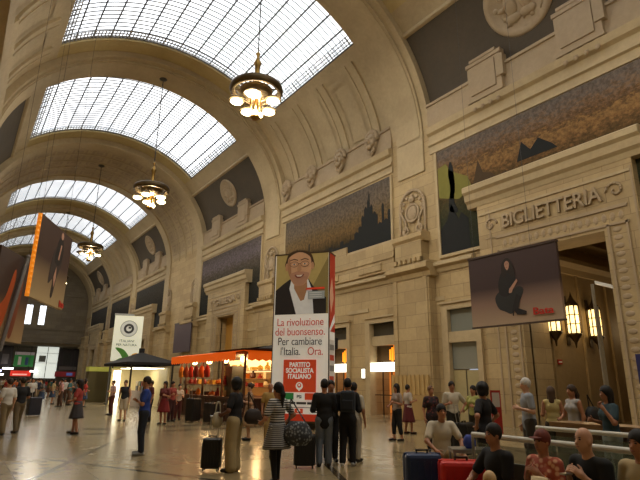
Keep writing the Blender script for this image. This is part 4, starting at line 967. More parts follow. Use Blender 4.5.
L = bpy.data.lights.new('tent_light', 'AREA'); L.energy = 70; L.color = (1, .93, .78); L.size = 1.5
lo = bpy.data.objects.new('tent_light', L); COL.objects.link(lo); lo.parent = t; lo.location = (TW / 2, TL / 2, 2.4)
# second small stand left of it
t = thing('display_stand', 'low olive brown display stand with a lit cream edge, left of the black tent', 'display stand', (10.2, 44.5, 0))
q = MB(); q.box(-1.4, 1.4, -.5, .5, 0, 2.3); q.build('body', mat('olive_panel', '5A5230', .5), t)
q = MB(); q.box(-1.45, 1.45, -.55, .55, 2.3, 2.65); q.build('header', mat('yellow_green_header', 'A8A84A', .5, emit=.3), t)
q = MB(); q.box(1.4, 1.75, -.55, .1, 0, 2.4); q.build('lit_edge', mat('cream_lit', 'FFF4C8', .5, emit=2.2), t)
# ================================================================ FAR END SCREENS
def panel(name, label, cat, x0, x1, z0, z1, y, mt, parts=()):
    o = thing(name, label, cat, ((x0 + x1) / 2, y, z0)); w_ = (x1 - x0) / 2
    q = MB(); q.box(-w_, w_, 0, .15, 0, z1 - z0); q.build('panel', mt, o)
    for nm, a, b, c, d, m_ in parts: q = MB(); q.box(a, b, -.03, .0, c, d); q.build(nm, m_, o)
    q = MB(); q.tube((-w_ * .7, .1, z1 - z0), (-w_ * .7, .1, 7.45 - z0), .03, n=6); q.tube((w_ * .7, .1, z1 - z0), (w_ * .7, .1, 7.45 - z0), .03, n=6); q.build('hanger', M_IRON, o)
    return o
EM = lambda n, c, e: mat(n, c, .5, emit=e)
panel('advertising_poster', 'dark poster panel at the far left end under the ledge', 'poster', 4.8, 8.3, 3.9, 7.3, 105.6, mat('dark_poster', '2A2426', .5), [('figure', -.9, -.3, .8, 2.8, M_BLACK), ('pale_patch', .2, 1.2, .3, 2.0, mat('grey_patch', '6A6460', .5))])
panel('advertising_poster', 'green advertising panel under the far ledge', 'poster', 8.6, 11.6, 3.8, 6.3, 105.3, EM('green_panel', '2C7A3A', .25), [('figures', -.9, -.4, .3, 1.7, M_WHITE), ('figures', .2, .7, .3, 1.6, mat('blue_patch', '3A5A8A', .5)), ('header', -1.5, 1.5, 2.0, 2.5, EM('grey_header', 'A89A98', .2))])
o = panel('departure_board', 'tall white lit board in the middle of the far opening', 'board', 11.9, 15.4, 1.9, 7.35, 105.0, EM('white_board', 'E4EAE0', .75), [('bar', -.05, .05, 0, 5.4, M_IRON), ('bar', -1.75, 1.75, 2.6, 2.66, mat('grey_bar', 'A0A4A0', .5)), ('bar', -1.75, 1.75, 4.3, 4.36, mat('grey_bar', 'A0A4A0', .5)), ('emblem', -1.3, -.2, 2.8, 3.9, mat('grey_emblem', '7A807C', .5))])
panel('advertising_poster', 'dark poster panel right of the white lit board', 'poster', 15.6, 18.9, 3.3, 7.2, 105.2, mat('dark_poster_plum', '2A2228', .5), [('figure', -.9, .3, .9, 3.2, M_BLACK), ('pale_patch', -1.5, 1.5, .1, .7, mat('grey_patch', '6A6460', .5))])
panel('shop_sign', 'red lit shop sign above the far crowd', 'sign', 8.3, 11.4, 2.2, 3.1, 104.6, EM('red_sign_lit', 'C4281C', .9), [('highlight', -1.2, 1.0, .15, .4, EM('pink_light', 'F0A090', .9))])
panel('shop_sign', 'dark red shop sign under the right dark poster', 'sign', 15.2, 18.6, 2.2, 3.1, 104.6, EM('dark_red_sign', '7A1C20', .25), [('blue_patch', .2, 1.2, .2, .7, EM('blue_patch_lit', '4A5A90', .5))])
for k, (x0, x1, z, yy) in enumerate([(7.0, 8.6, 3.3, 104.2), (5.6, 7.3, 2.3, 104.3), (11.2, 12.4, 2.9, 104.4), (5.6, 6.9, 2.9, 104.1)]):
    o = thing('tube_light', 'white strip light ' + ['below the left dark poster', 'above the heads at the far left', 'between the red sign and the white board', 'bluish at the far left edge'][k], 'light', ((x0 + x1) / 2, yy, z))
    q = MB(); q.box(-(x1 - x0) / 2, (x1 - x0) / 2, -.1, .1, 0, .28); q.build('tube', EM('strip_white_%d' % (k == 3), 'FFFFFF' if k < 3 else 'C8D0FF', 4), o)
    q = MB(); q.tube((0, 0, .28), (0, 0, 7.42 - z), .02, n=6); q.build('hanger', M_IRON, o)
# dark plum board on the pillar near the gallery, as in the photograph
t = thing('advertising_poster', 'dull plum poster board on the wall left of the gallery portal', 'poster', (W - .72, 50.3, 4.4))
q = MB(); q.box(0, .1, -2.3, 2.3, 0, 2.9); q.build('panel', mat('plum_board', '4E4148', .6), t); q = MB(); q.box(-.03, .13, -2.4, 2.4, 2.9, 3.0); q.build('frame', M_IRON, t)
t = thing('shop_sign', 'blue sign on the right jamb of the ticket office portal', 'sign', (18.48, 8.0, 1.7))
q = MB(); q.box(0, .1, -.9, .2, 0, .95); q.build('panel', mat('blue_sign', '27285A', .5), t); q = MB(); q.box(-.02, 0, -.3, 0, .3, .5); q.build('arrow', mat('red_mark', 'A03A30', .5), t)
# ================================================================ RAILINGS / COUNTER
def railing(x, y0, y1, label, hh=.95):
    t = thing('glass_railing', label, 'railing', (x, y0, 0))
    q = MB(); q.tube((0, 0, hh), (0, y1 - y0, hh), .035, n=12); q.build('handrail', mat('white_painted_rail', 'CFCEC4', .35), t)
    n = int((y1 - y0) / 1.5)
    for k in range(n + 1):
        q = MB(); yy = (y1 - y0) * k / n; q.tube((0, yy, 0), (0, yy, hh - .03), .02, n=8); q.build('post', M_STEEL, t)
    q = MB(); q.box(-.008, .008, .05, y1 - y0 - .05, .1, .85); q.build('glass_panel', mat('greenish_glass', '7E928A', .1, alpha=.35), t)
railing(6.05, .4, 4.95, 'white handrail with glass directly behind the seated travellers')
railing(7.95, .4, 5.2, 'white handrail farther back, behind the bald man')
t = thing('service_counter', 'low brown topped counter behind the railings, before the ticket office portal', 'counter', (9.05, 1.2, 0))
q = MB(); q.box(-.25, .35, 0, 4.3, .92, 1.0); q.build('top', mat('brown_counter_top', '8A6A48', .4), t); q = MB(); q.box(-.15, .25, .05, 4.25, 0, .92); q.build('body', mat('counter_body', '5A4A3A', .6), t)
# bench
t = thing('bench', 'long dark bench carrying the row of seated travellers', 'bench', (5.3, 1.95, 0))
q = MB(); q.box(-.22, .25, 0, 2.15, .29, .345); q.build('seat', mat('bench_seat', '4A4038', .5), t)
for yy in (.15, 1.15, 2.15): q = MB(); q.box(-.18, .2, yy - .04, yy + .04, 0, .29); q.build('leg', M_STEEL, t)
q = MB(); q.box(.3, .34, 0, 2.3, .5, .72); [q.box(.24, .33, yy - .02, yy + .02, .3, .72) for yy in (.15, 1.15, 2.15)]; q.build('backrest', mat('bench_back', '3E4440', .5), t)
# ================================================================ PEOPLE
def nets(prims, vox, cut=None, sub=None):
    """surface nets over a smooth union of tapered capsules ('c') and ellipsoids ('e')"""
    P = []
    for p in prims:
        if p[0] == 'c': a, ra, b, rb = p[1:5]; lo = np.minimum(np.array(a) - ra, np.array(b) - rb); hi = np.maximum(np.array(a) + ra, np.array(b) + rb)
        else: c, r = p[1:3]; lo = np.array(c) - np.array(r); hi = np.array(c) + np.array(r)
        P.append((p, lo, hi))
    mg = .05 + vox * 2
    lo = np.min([q[1] for q in P], 0) - vox * 2.5; hi = np.max([q[2] for q in P], 0) + vox * 2.5
    n = np.ceil((hi - lo) / vox).astype(int) + 1
    f = np.full(n, .12); ks = .03
    ax = [lo[i] + vox * np.arange(n[i]) for i in range(3)]
    def dist(p, X, Y, Z):
        if p[0] == 'c':
            a, ra, b, rb = np.array(p[1], float), p[2], np.array(p[3], float), p[4]; d = b - a; L = max(1e-9, d @ d)
            h = np.clip(((X - a[0]) * d[0] + (Y - a[1]) * d[1] + (Z - a[2]) * d[2]) / L, 0, 1)
            return np.sqrt((X - a[0] - h * d[0]) ** 2 + (Y - a[1] - h * d[1]) ** 2 + (Z - a[2] - h * d[2]) ** 2) - (ra + (rb - ra) * h)
        c, r = p[1], p[2]; k = np.sqrt(((X - c[0]) / r[0]) ** 2 + ((Y - c[1]) / r[1]) ** 2 + ((Z - c[2]) / r[2]) ** 2)
        return (k - 1) * min(r)
    for p, l, h in P:
        i0 = np.maximum(0, ((l - mg - lo) / vox).astype(int)); i1 = np.minimum(n, ((h + mg - lo) / vox).astype(int) + 2)
        sl = tuple(slice(i0[i], i1[i]) for i in range(3))
        X, Y, Z = np.meshgrid(ax[0][sl[0]], ax[1][sl[1]], ax[2][sl[2]], indexing='ij', sparse=True)
        d = dist(p, X, Y, Z); g = f[sl]; k = p[-1] if isinstance(p[-1], float) and len(p) in (4, 6) else ks
        hh = np.clip(.5 + .5 * (g - d) / k, 0, 1); f[sl] = g * (1 - hh) + d * hh - k * hh * (1 - hh)
    X, Y, Z = np.meshgrid(*ax, indexing='ij', sparse=True)
    if sub:
        for p in sub: f = np.maximum(f, -dist(p, X, Y, Z))
    if cut is not None:
        for (nx, ny, nz, d) in cut: f = np.maximum(f, nx * X + ny * Y + nz * Z - d)
    f[0] = f[-1] = .1; f[:, 0] = f[:, -1] = .1; f[:, :, 0] = f[:, :, -1] = .1
    s = f < 0
    c8 = [(i, j, k) for i in (0, 1) for j in (0, 1) for k in (0, 1)]
    N = n - 1
    cnt = np.zeros(N, int)
    for i, j, k in c8: cnt += s[i:i + N[0], j:j + N[1], k:k + N[2]]
    act = (cnt > 0) & (cnt < 8)
    idx = -np.ones(N, int); idx[act] = np.arange(act.sum())
    acc = np.zeros((act.sum(), 3)); w = np.zeros(act.sum()); I = np.argwhere(act)
    for a in range(3):
        for j in (0, 1):
            for k in (0, 1):
                o0 = [0, 0, 0]; others = [q for q in range(3) if q != a]; o0[others[0]] = j; o0[others[1]] = k; o1 = list(o0); o1[a] = 1
                A = I + o0; Bq = I + o1; fa = f[tuple(A.T)]; fb = f[tuple(Bq.T)]; cr = (fa < 0) != (fb < 0)
                t = np.where(cr, fa / np.where(cr, fa - fb, 1), 0)
                pos = I + np.array(o0) + np.outer(t, np.eye(3)[a]); acc += pos * cr[:, None]; w += cr
    V = lo + vox * acc / w[:, None]
    F = []
    for a in range(3):
        b, c = (a + 1) % 3, (a + 2) % 3
        sa = [slice(None)] * 3; sb = [slice(None)] * 3; sa[a] = slice(0, -1); sb[a] = slice(1, None)
        d = s[tuple(sa)] != s[tuple(sb)]; E_ = np.argwhere(d); flip = s[tuple(sa)][tuple(E_.T)]
        eb = np.eye(3, dtype=int)[b]; ec = np.eye(3, dtype=int)[c]
        q = [idx[tuple(np.clip(E_ - o, 0, N - 1).T)] for o in (eb * 0, eb, eb + ec, ec)]
        Q = np.stack(q, 1); ok = (Q >= 0).all(1); Q = Q[ok]; fl = flip[ok]
        Q[~fl] = Q[~fl][:, ::-1]; F.append(Q)
    return V, np.concatenate(F)
def mesh_of(name, V, F, mt, parent=None, smooth=True):
    me = bpy.data.meshes.new(name); me.from_pydata(V.tolist(), [], F.tolist()); me.materials.append(mt)
    me.polygons.foreach_set('use_smooth', [smooth] * len(me.polygons)); me.update()
    o = bpy.data.objects.new(name, me); COL.objects.link(o)
    if parent: o.parent = parent
    return o
# one relaxed hand: wrist at the origin, fingers along -z, palm facing -x, thumb towards +y
def make_hand(curl):
    pr = [('e', (0, 0, -.045), (.016, .04, .05)), ('c', (0, 0, .02), .024, (0, 0, -.02), .024)]
    for k, (y, L) in enumerate(((.03, .068), (.01, .076), (-.01, .072), (-.029, .056))):
        b = Vector((0, y, -.085)); a = curl
        for j, l in enumerate((L * .45, L * .32, L * .25)):
            e = b + Vector((-math.sin(a) * l, 0, -math.cos(a) * l)); pr.append(('c', tuple(b), .0095 - .001 * j, tuple(e), .0088 - .001 * j, .004)); b = e; a += curl * 1.3
    pr += [('c', (-.002, .03, -.025), .013, (-.014, .06, -.055), .011, .006), ('c', (-.014, .06, -.055), .0105, (-.026, .068, -.085), .009, .004)]
    return nets(pr, .0065)
HANDS = {c: make_hand(c) for c in (.22, .6)}
def orient(V, side, wrist, direction, fwd, s):
    z = -Vector(direction).normalized(); y = Vector(fwd); y = (y - z * y.dot(z))
    y = y.normalized() if y.length > 1e-3 else z.orthogonal(); x = y.cross(z)
    M = np.array([x, y, z]).T; W_ = V.copy() * s
    if side > 0: pass
    else: W_ = W_ * np.array([-1, 1, 1])
    return W_ @ M.T + np.array(wrist)
ARMS = {   # elbow and wrist relative to the shoulder, x outwards, y forwards
    'down': ((.06, -.03, -.29), (.07, .05, -.53)), 'hold': ((.06, -.02, -.28), (.0, .22, -.22)), 'cross': ((.08, .07, -.27), (-.22, .19, -.2)),
    'hip': ((.2, -.06, -.22), (.05, .05, -.4)), 'up': ((.1, .1, -.24), (.0, .2, -.02)), 'lap': ((.03, .05, -.28), (-.08, .28, -.34)), 'knee': ((.12, .12, -.25), (.03, .36, -.38)),
    'back': ((.08, -.12, -.26), (.12, -.16, -.5)), 'bag': ((.12, .02, -.27), (.08, .16, -.34)), 'phone': ((.05, .05, -.27), (-.09, .21, -.1)), 'ear': ((.14, .1, -.2), (-.03, .12, .1))}
def figure(label, loc, yaw, H=1.7, skin='light', top=('5A5A5A', 'short'), bottom=('trousers', '333333'), hair=('short', '1E1612'), arms=('down', 'down'), shoes='1A1A1A',
           sit=False, lean=0., stride=.0, vox=.02, hem=.0, female=False, face=False, group=None, look=0., top_mat=None, pivot=None, knees=(.17, .17), bottom_mat=None, seat=.5):
    s = H / 1.75 if not sit else H
    sw = .165 if female else .185
    Z = lambda z: z
    pel = np.array([0, 0, .93]); hip_dz = 0
    if sit: pel = np.array([0, -.02, seat])
    up = np.array([0, math.sin(lean), math.cos(lean)])
    sp = lambda d, y=0: pel + up * d + np.array([0, y, 0])
    neck = sp(.54); head = sp(.70) + np.array([0, .02 + .1 * lean, 0])
    torso = [('e', sp(.03), (.165 if not female else .17, .12, .13)), ('e', sp(.17), (.148 if not female else .128, .108, .15)), ('e', sp(.36, .005), (.17 if not female else .15, .118, .17)),
             ('c', sp(.49) + [-sw + .03, 0, -.01], .055, sp(.49) + [sw - .03, 0, -.01], .055)]
    if female: torso += [('e', sp(.36) + [x_, .085, 0], (.06, .055, .06)) for x_ in (-.07, .07)]
    sh = {-1: sp(.475) + [-sw, 0, 0], 1: sp(.475) + [sw, 0, 0]}
    limbs = []; armj = {}
    for sd, k in ((-1, 0), (1, 1)):
        e, w_ = ARMS[arms[k]]; e = sh[sd] + [e[0] * sd, e[1], e[2]]; w_ = sh[sd] + [w_[0] * sd, w_[1], w_[2]]; armj[sd] = (e, w_)
        limbs += [('c', sh[sd], .05, e, .041), ('c', e, .04, w_, .026)]
    legj = {}; feet = []
    for sd in (-1, 1):
        hp = pel + [.085 * sd, 0, -.02]
        if sit:
            kx = knees[0 if sd < 0 else 1]
            kn = np.array([kx * sd, .42, .49]); an = np.array([kx * sd * .95, .44 + stride * sd, .09])
        else:
            kn = np.array([.095 * sd, .03 + stride * sd * .55, .49]); an = np.array([.1 * sd, stride * sd - .01, .09])
        toe = an + [.025 * sd, .16, -.045]; legj[sd] = (hp, kn, an); feet.append((an, toe))
        limbs += [('c', hp, .088, kn, .056), ('c', kn, .054, an, .038), ('c', an + [0, -.02, -.035], .036, toe, .03)]
    hd = [('c', sp(.49), .06, head + [0, -.01, -.06], .052), ('e', head + [0, -.01, .02], (.075, .092, .105)), ('e', head + [0, .02, -.045], (.058, .068, .07)),
          ('c', head + [0, .088, .0], .009, head + [0, .105, -.025], .013, .01), ('e', head + [.076, 0, -.01], (.012, .022, .032), .008), ('e', head + [-.076, 0, -.01], (.012, .022, .032), .008)]
    V, F = nets(torso + limbs + hd, vox)
    for sd in (-1, 1):
        HV, HF = HANDS[.6 if arms[0 if sd < 0 else 1] in ('hold', 'bag', 'phone', 'ear', 'up', 'lap') else .22]
        e, w_ = armj[sd]; d = w_ - e; fw = (0, 1, 0) if abs(d[1]) < .15 else (-sd * .3, 0, 1)
        hv = orient(HV, sd, w_ + d / np.linalg.norm(d) * .005, d, fw, 1.0); F = np.concatenate([F, HF + len(V)]); V = np.concatenate([V, hv])
    body = mesh_of('person', V, F, M_SKIN[skin] if isinstance(skin, str) else skin)
    body.location = (loc[0], loc[1], 0 if len(loc) < 3 else loc[2]); body.rotation_euler = (0, 0, yaw); body.scale = (s, s, s)
    tag(body, label, 'person', group)
    g = .014 if vox < .022 else .02
    inf = lambda p, q: ('c', p[1], p[2] + q, p[3], p[4] + q) if p[0] == 'c' else ('e', p[1], tuple(np.array(p[2]) + q))
    # top
    tc, sl = top
    fr = {'none': 0, 'short': .6, 'long': 1.0}[sl]
    tp = [inf(p, g) for p in torso]
    if hem: tp.append(('e', pel + [0, 0, -hem / 2], (.172, .128, .1 + hem / 2)))
    for sd in (-1, 1):
        e, w_ = armj[sd]
        if fr == .6: tp.append(('c', sh[sd], .05 + g + .004, sh[sd] * .3 + e * .7, .05 + g))
        elif fr == 1: tp += [('c', sh[sd], .05 + g + .006, e, .042 + g + .004), ('c', e, .042 + g + .004, e * .06 + w_ * .94, .032 + g)]
        if fr == .6: pass
    zc = pel[2] - .06 - hem
    V, F = nets(tp, vox, cut=[(0, 0, -1, -zc)] if not sit else None)
    mesh_of('shirt', V, F, top_mat or cloth(tc), body)
    kind, bc = bottom[:2]
    if kind in ('trousers', 'shorts', 'leggings', 'cropped', 'wide'):
        b = [inf(torso[0], g * .8), ('e', pel + [0, 0, -.03], (.165, .12, .11))]
        ln = {'trousers': .96, 'leggings': .97, 'shorts': .0, 'cropped': .6, 'wide': .98}[kind]; q = g + (.008 if kind != 'leggings' else -.006)
        for sd in (-1, 1):
            hp, kn, an = legj[sd]
            if kind == 'shorts': b.append(('c', hp, .088 + q, hp * .15 + kn * .85, .075 + q))
            elif kind == 'wide': b += [('c', hp, .13, kn, .11), ('c', kn, .11, kn + (an - kn) * ln, .11)]
            else: b += [('c', hp, .088 + q, kn, .058 + q), ('c', kn, .058 + q, kn + (an - kn) * ln, .046 + q)]
        V, F = nets(b, vox, cut=[(0, 0, 1, pel[2] + .12)] if not sit else None)
        if len(F): mesh_of('trousers' if kind != 'shorts' else 'shorts', V, F, bottom_mat or cloth(bc), body)
    if kind in ('skirt', 'dress', 'leggings_dress'):
        z1 = {'skirt': .5, 'dress': .42, 'leggings_dress': .62}[kind]; q = MB(); n = 28
        def sk(u_, v_):
            a = 2 * PI * u_; z = 1.06 - (1.06 - z1) * v_; r = .15 + .12 * v_ + .018 * v_ * math.sin(9 * a); return (r * math.cos(a) * 1.05, r * .82 * math.sin(a), z)
        q.grid(sk, n, 8); o = q.build('skirt', bottom_mat or cloth(bc), body, smooth=True); so = o.modifiers.new('thick', 'SOLIDIFY'); so.thickness = .01
        if kind == 'leggings_dress':
            b = []
            for sd in (-1, 1): hp, kn, an = legj[sd]; b += [('c', hp, .094, kn, .062), ('c', kn, .062, an, .044)]
            V, F = nets(b, vox); mesh_of('leggings', V, F, cloth(bottom[2]), body)
    # shoes
    V, F = nets([('c', an + [0, -.03, -.045], .045, toe + [0, .01, -.005], .037) for an, toe in feet], max(.012, vox * .8), cut=[(0, 0, -1, -.0)])
    mesh_of('shoes', V, F, mat('shoe_' + shoes, shoes, .5), body)
    # hair
    hs, hc = hair; hm = mat('hair_' + hc, hc, .7, var=.3, nscale=40)
    hp_ = []
    if hs != 'bald':
        e_ = {'short': .012, 'long': .02, 'pony': .014, 'curly': .028, 'cap': .014, 'bun': .014}[hs]
        hp_ = [('e', head + [0, -.018, .035], (.075 + e_, .09 + e_, .1 + e_))]
        if hs == 'long': hp_ += [('c', head + [0, -.06, .0], .075, head + [0, -.08, -.2], .06), ('c', head + [.06, -.02, 0], .03, head + [.07, -.01, -.16], .025), ('c', head + [-.06, -.02, 0], .03, head + [-.07, -.01, -.16], .025)]
        if hs == 'pony': hp_ += [('c', head + [0, -.1, .05], .04, head + [0, -.14, -.08], .045), ('c', head + [0, -.14, -.08], .045, head + [0, -.13, -.3], .02)]
        if hs == 'curly': hp_ += [('e', head + [x_, -.03, z_], (.065, .075, .065)) for x_ in (-.05, .05) for z_ in (-.05, .05)]
        if hs == 'bun': hp_ += [('e', head + [0, -.12, .06], (.045, .045, .045))]
        V, F = nets(hp_, max(.012, vox * .7), sub=[('e', head + [0, .1, -.035], (.068, .1, .085))] if hs != 'cap' else [('e', head + [0, .07, -.1], (.12, .14, .12))])
        mesh_of('hair' if hs != 'cap' else 'cap', V, F, hm, body)
        if hs == 'cap': q = MB(); q.ball(head + [0, .1, .05], .07, .08, .012); q.build('cap_brim', hm, body, smooth=True)
    if face:
        q = MB(); [q.ball(head + [x_, .078, .015], .014, .008, .008, n=10, k=6) for x_ in (-.03, .03)]; q.build('eyes', mat('eye_dark', '1A1210', .3), body, smooth=True)
        q = MB(); q.ball(head + [0, .083, -.055], .024, .008, .006, n=10, k=6); q.build('mouth', mat('lip_red', '8A4A40', .5), body, smooth=True)
        q = MB(); [q.ball(head + [x_, .08, .035], .02, .006, .004, n=10, k=6) for x_ in (-.03, .03)]; q.build('eyebrows', hm, body, smooth=True)
    if abs(look) > 0: pass
    body['_head'] = tuple(float(v) for v in head)
    return body
def stripes(name, c1, c2, freq, axis=2, thr=.5):
    m, t_, b_ = base(name); tc = t_.node('ShaderNodeTexCoord').outputs['Object']; x = t_.node('ShaderNodeSeparateXYZ'); t_.l.new(tc, x.inputs[0])
    fr = t_.math('FRACT', t_.math('MULTIPLY', x.outputs[axis], freq)); t_.l.new(t_.mix(t_.math('LESS_THAN', fr, thr), hexc(c1), hexc(c2)), b_.inputs['Base Color']); b_.inputs['Roughness'].default_value = .85; return m
def blotch(name, c1, c2, sc_=14):
    m, t_, b_ = base(name); tc = t_.node('ShaderNodeTexCoord').outputs['Object']
    v = t_.node('ShaderNodeTexVoronoi'); v.inputs['Scale'].default_value = sc_; t_.l.new(tc, v.inputs['Vector'])
    t_.l.new(t_.ramp(v.outputs['Distance'], [(.25, hexc(c1)), (.5, hexc(c2))]), b_.inputs['Base Color']); b_.inputs['Roughness'].default_value = .85; return m
R = math.radians
LEFT, AWAY, TOCAM, RIGHT = R(55), R(-35), R(145), R(-125)
# --- middle distance, left
figure('man in a blue t-shirt and dark jeans with folded arms, alone on the floor', (3.8, 12.49), R(75), 1.7, 'tan', ('27408E', 'short'), ('trousers', '1E2430'), ('short', '2A1A12'), ('cross', 'cross'), '8A8A88', face=True, hem=.06, vox=.016)
figure('woman in a red top and short dark skirt walking at the far left', (3.44, 18.23), R(60), 1.62, 'tan', ('9A3A34', 'short'), ('skirt', '38363A'), ('long', '201410'), ('bag', 'bag'), '1A1414', stride=.1, female=True)
figure('man with a dark vest, white shirt sleeves and pale shorts before the black tent', (6.14, 23.1), TOCAM, 1.63, 'light', ('22262E', 'none'), ('shorts', 'C4B8A0'), ('short', '5A4636'), ('down', 'down'), '2A2A2A', face=True)
figure('person in a pale pink shirt and dark trousers at the left of the black tent', (6.67, 27.3), R(100), 1.62, 'light', ('C8A8A4', 'short'), ('trousers', '5A2A24'), ('short', '3A2A1E'), ('hold', 'down'))
figure('person in a dark maroon top half hidden behind the man in blue', (6.95, 22.2), R(90), 1.63, 'tan', ('5A2A2A', 'short'), ('trousers', '2A2224'), ('short', '2A1A12'), ('down', 'hold'))
figure('woman with a bright red bag strap and maroon skirt right behind the man in blue', (7.0, 20.6), R(130), 1.6, 'tan', ('6A3030', 'short'), ('skirt', '7A2020'), ('long', '20120E'), ('hold', 'down'), female=True)
b = figure('person in black with khaki trousers and a cyan shoulder bag at the left edge', (1.95, 19.39), R(20), 1.66, 'tan', ('17181C', 'short'), ('trousers', '6A5C44'), ('short', '1A120E'), ('down', 'hold'), stride=.16)
figure('person in a white shirt and khaki trousers cut by the left edge of the view', (1.55, 18.9), R(30), 1.62, 'light', ('C8C4BA', 'short'), ('trousers', '7A6A4C'), ('short', '2A1A12'), stride=.16)
def bag(name, label, loc, r, col, rz=0, strap=None, mt=None):
    t = thing(name, label, 'bag', loc, rz)
    q = MB(); q.lathe([(0, -r[2]), (.6, -r[2] * .96), (.95, -r[2] * .5), (1, 0), (.8, r[2] * .6), (.5, r[2]), (0, r[2])], n=18, sx=r[0], sy=r[1]); q.build('body', mt or mat('bag_' + col, col, .7), t, smooth=True)
    if strap: q = MB(); [q.tube(strap[i], strap[i + 1], .012, n=6) for i in range(len(strap) - 1)]; q.build('strap', mt or mat('bag_' + col, col, .7), t)
    return t
bag('shoulder_bag', 'cyan shoulder bag carried by the person at the left edge', (1.62, 19.55, .95), (.18, .09, .2), '3AA0B4', strap=[(-.1, 0, .15), (.1, -.05, .5), (.2, 0, .15)])
def suitcase(label, loc, rz, w, d, h, col, handle=True, rough=.5, soft=False):
    t = thing('suitcase', label, 'suitcase', loc, rz)
    m_ = mat('suitcase_' + col, col, rough)
    q = MB(); q.box(-w / 2, w / 2, -d / 2, d / 2, .05, h); q.build('body', m_, t, bevel=.045)
    q = MB()
    for k in range(5): q.box(-w / 2 + .06 + k * (w - .12) / 4 - .01, -w / 2 + .06 + k * (w - .12) / 4 + .01, -d / 2 - .008, -d / 2 + .01, .12, h - .08)
    q.box(-w / 2 - .005, w / 2 + .005, -.012, .012, .06, h + .005); q.build('ridges', mat('suitcase_trim_' + col, col, rough + .1), t)
    for x_ in (-1, 1):
        for y_ in (-1, 1): q = MB(); q.torus((x_ * (w / 2 - .05), y_ * (d / 2 - .05), .027), .018, .011, n=12, k=6, ax='x'); q.build('wheel', M_BLACK, t)
    q = MB(); q.box(-.08, .08, -.015, .015, h + .025, h + .045); q.box(-.08, -.06, -.015, .015, h - .01, h + .03); q.box(.06, .08, -.015, .015, h - .01, h + .03); q.build('carry_handle', M_BLACK, t)
    if handle: q = MB(); q.tube((-.08, d / 2 - .04, h), (-.08, d / 2 + .02, h + .38), .008, n=6); q.tube((.08, d / 2 - .04, h), (.08, d / 2 + .02, h + .38), .008, n=6); q.tube((-.1, d / 2 + .02, h + .38), (.1, d / 2 + .02, h + .38), .015, n=8); q.build('pull_handle', M_STEEL, t)
    return t
suitcase('dark navy suitcase standing among the distant travellers at the left', (3.35, 27.6, 0), .3, .55, .35, .85, '1C2232')
# group by kiosk
figure('person in a white and maroon top beside the left end of the orange kiosk', (7.75, 21.9), R(200), 1.6, 'tan', ('8A3A34', 'short'), ('trousers', '3A1A1A'), ('short', '1A100C'), ('down', 'hold'), female=True)
figure('person in a cream top leaning on dark luggage near the orange kiosk', (8.3, 22.6), R(170), 1.5, 'light', ('C8B8A4', 'short'), ('trousers', '4A1E1C'), ('short', '20140E'), ('hold', 'hold'), female=True, lean=.15)
suitcase('large black suitcase in front of the orange kiosk counter', (8.45, 21.2, 0), .5, .55, .4, .95, '141416')
suitcase('bulky charcoal suitcase nearest the kiosk counter', (8.9, 20.3, 0), .4, .6, .45, .8, '24201E', handle=False)
# woman with suitcase
b = figure('woman with curly black hair, black top and long beige trousers eating beside a black suitcase', (4.58, 9.36), R(40), 1.68, 'dark', ('17161A', 'short'), ('wide', 'A08E66'), ('curly', '0E0C0C'), ('bag', 'hold'), '1A1410', face=True, female=True, vox=.015, hem=.05)
suitcase('black wheeled suitcase beside the woman with curly hair', (4.28, 9.66, 0), R(-35), .36, .26, .58, '101012')
bag('plastic_bag', 'white plastic carrier bag hanging from the curly haired woman', (4.26, 9.45, .92), (.11, .08, .14), 'B0A890', strap=[(-.05, 0, .14), (-.03, 0, .32), (.03, 0, .32), (.05, 0, .14)])
bag('shoulder_bag', 'dark leather shoulder bag on the hip of the curly haired woman', (4.88, 9.2, .98), (.19, .1, .14), '2A1E18', strap=[(-.1, 0, .1), (-.12, 0, .45), (.1, 0, .1)])
figure('woman in a pale patterned dress behind the curly haired woman', (7.36, 14.12), R(70), 1.58, 'light', ('B49A7C', 'short'), ('dress', 'A88A6A'), ('bun', '3A2A1C'), ('hold', 'down'), female=True, top_mat=blotch('pale_floral_cloth', 'C0A890', '8A6A50'))
figure('man in a beige shirt and beige trousers next to the advertising tower', (7.75, 13.6), R(160), 1.58, 'tan', ('A88A50', 'short'), ('trousers', '9A8050'), ('bald', '3A2A1C'), ('hip', 'down'), '3A2418')
# striped woman
b = figure('woman with a black ponytail in a black and white striped dress and black leggings', (4.6, 7.8), R(15), 1.6, 'tan', ('DDDDDD', 'short'), ('leggings_dress', '3A3A3A', '111113'), ('pony', '0C0A0A'), ('bag', 'hip'), '111111', female=True, vox=.014, stride=.07, hem=.1,
       top_mat=stripes('striped_jersey', '16161A', 'C4C2BC', 24), bottom_mat=stripes('striped_skirt_cloth', '2A2A2E', '9A9894', 30))
bag('shoulder_bag', 'large grey patterned cloth bag on the hip of the striped dress woman', (4.86, 7.58, .8), (.25, .12, .19), '6E7478', rz=R(-30), strap=[(-.15, 0, .15), (-.12, .02, .55), (.15, 0, .15)], mt=blotch('grey_patterned_cloth', '8A9094', '3A3E44', 22))
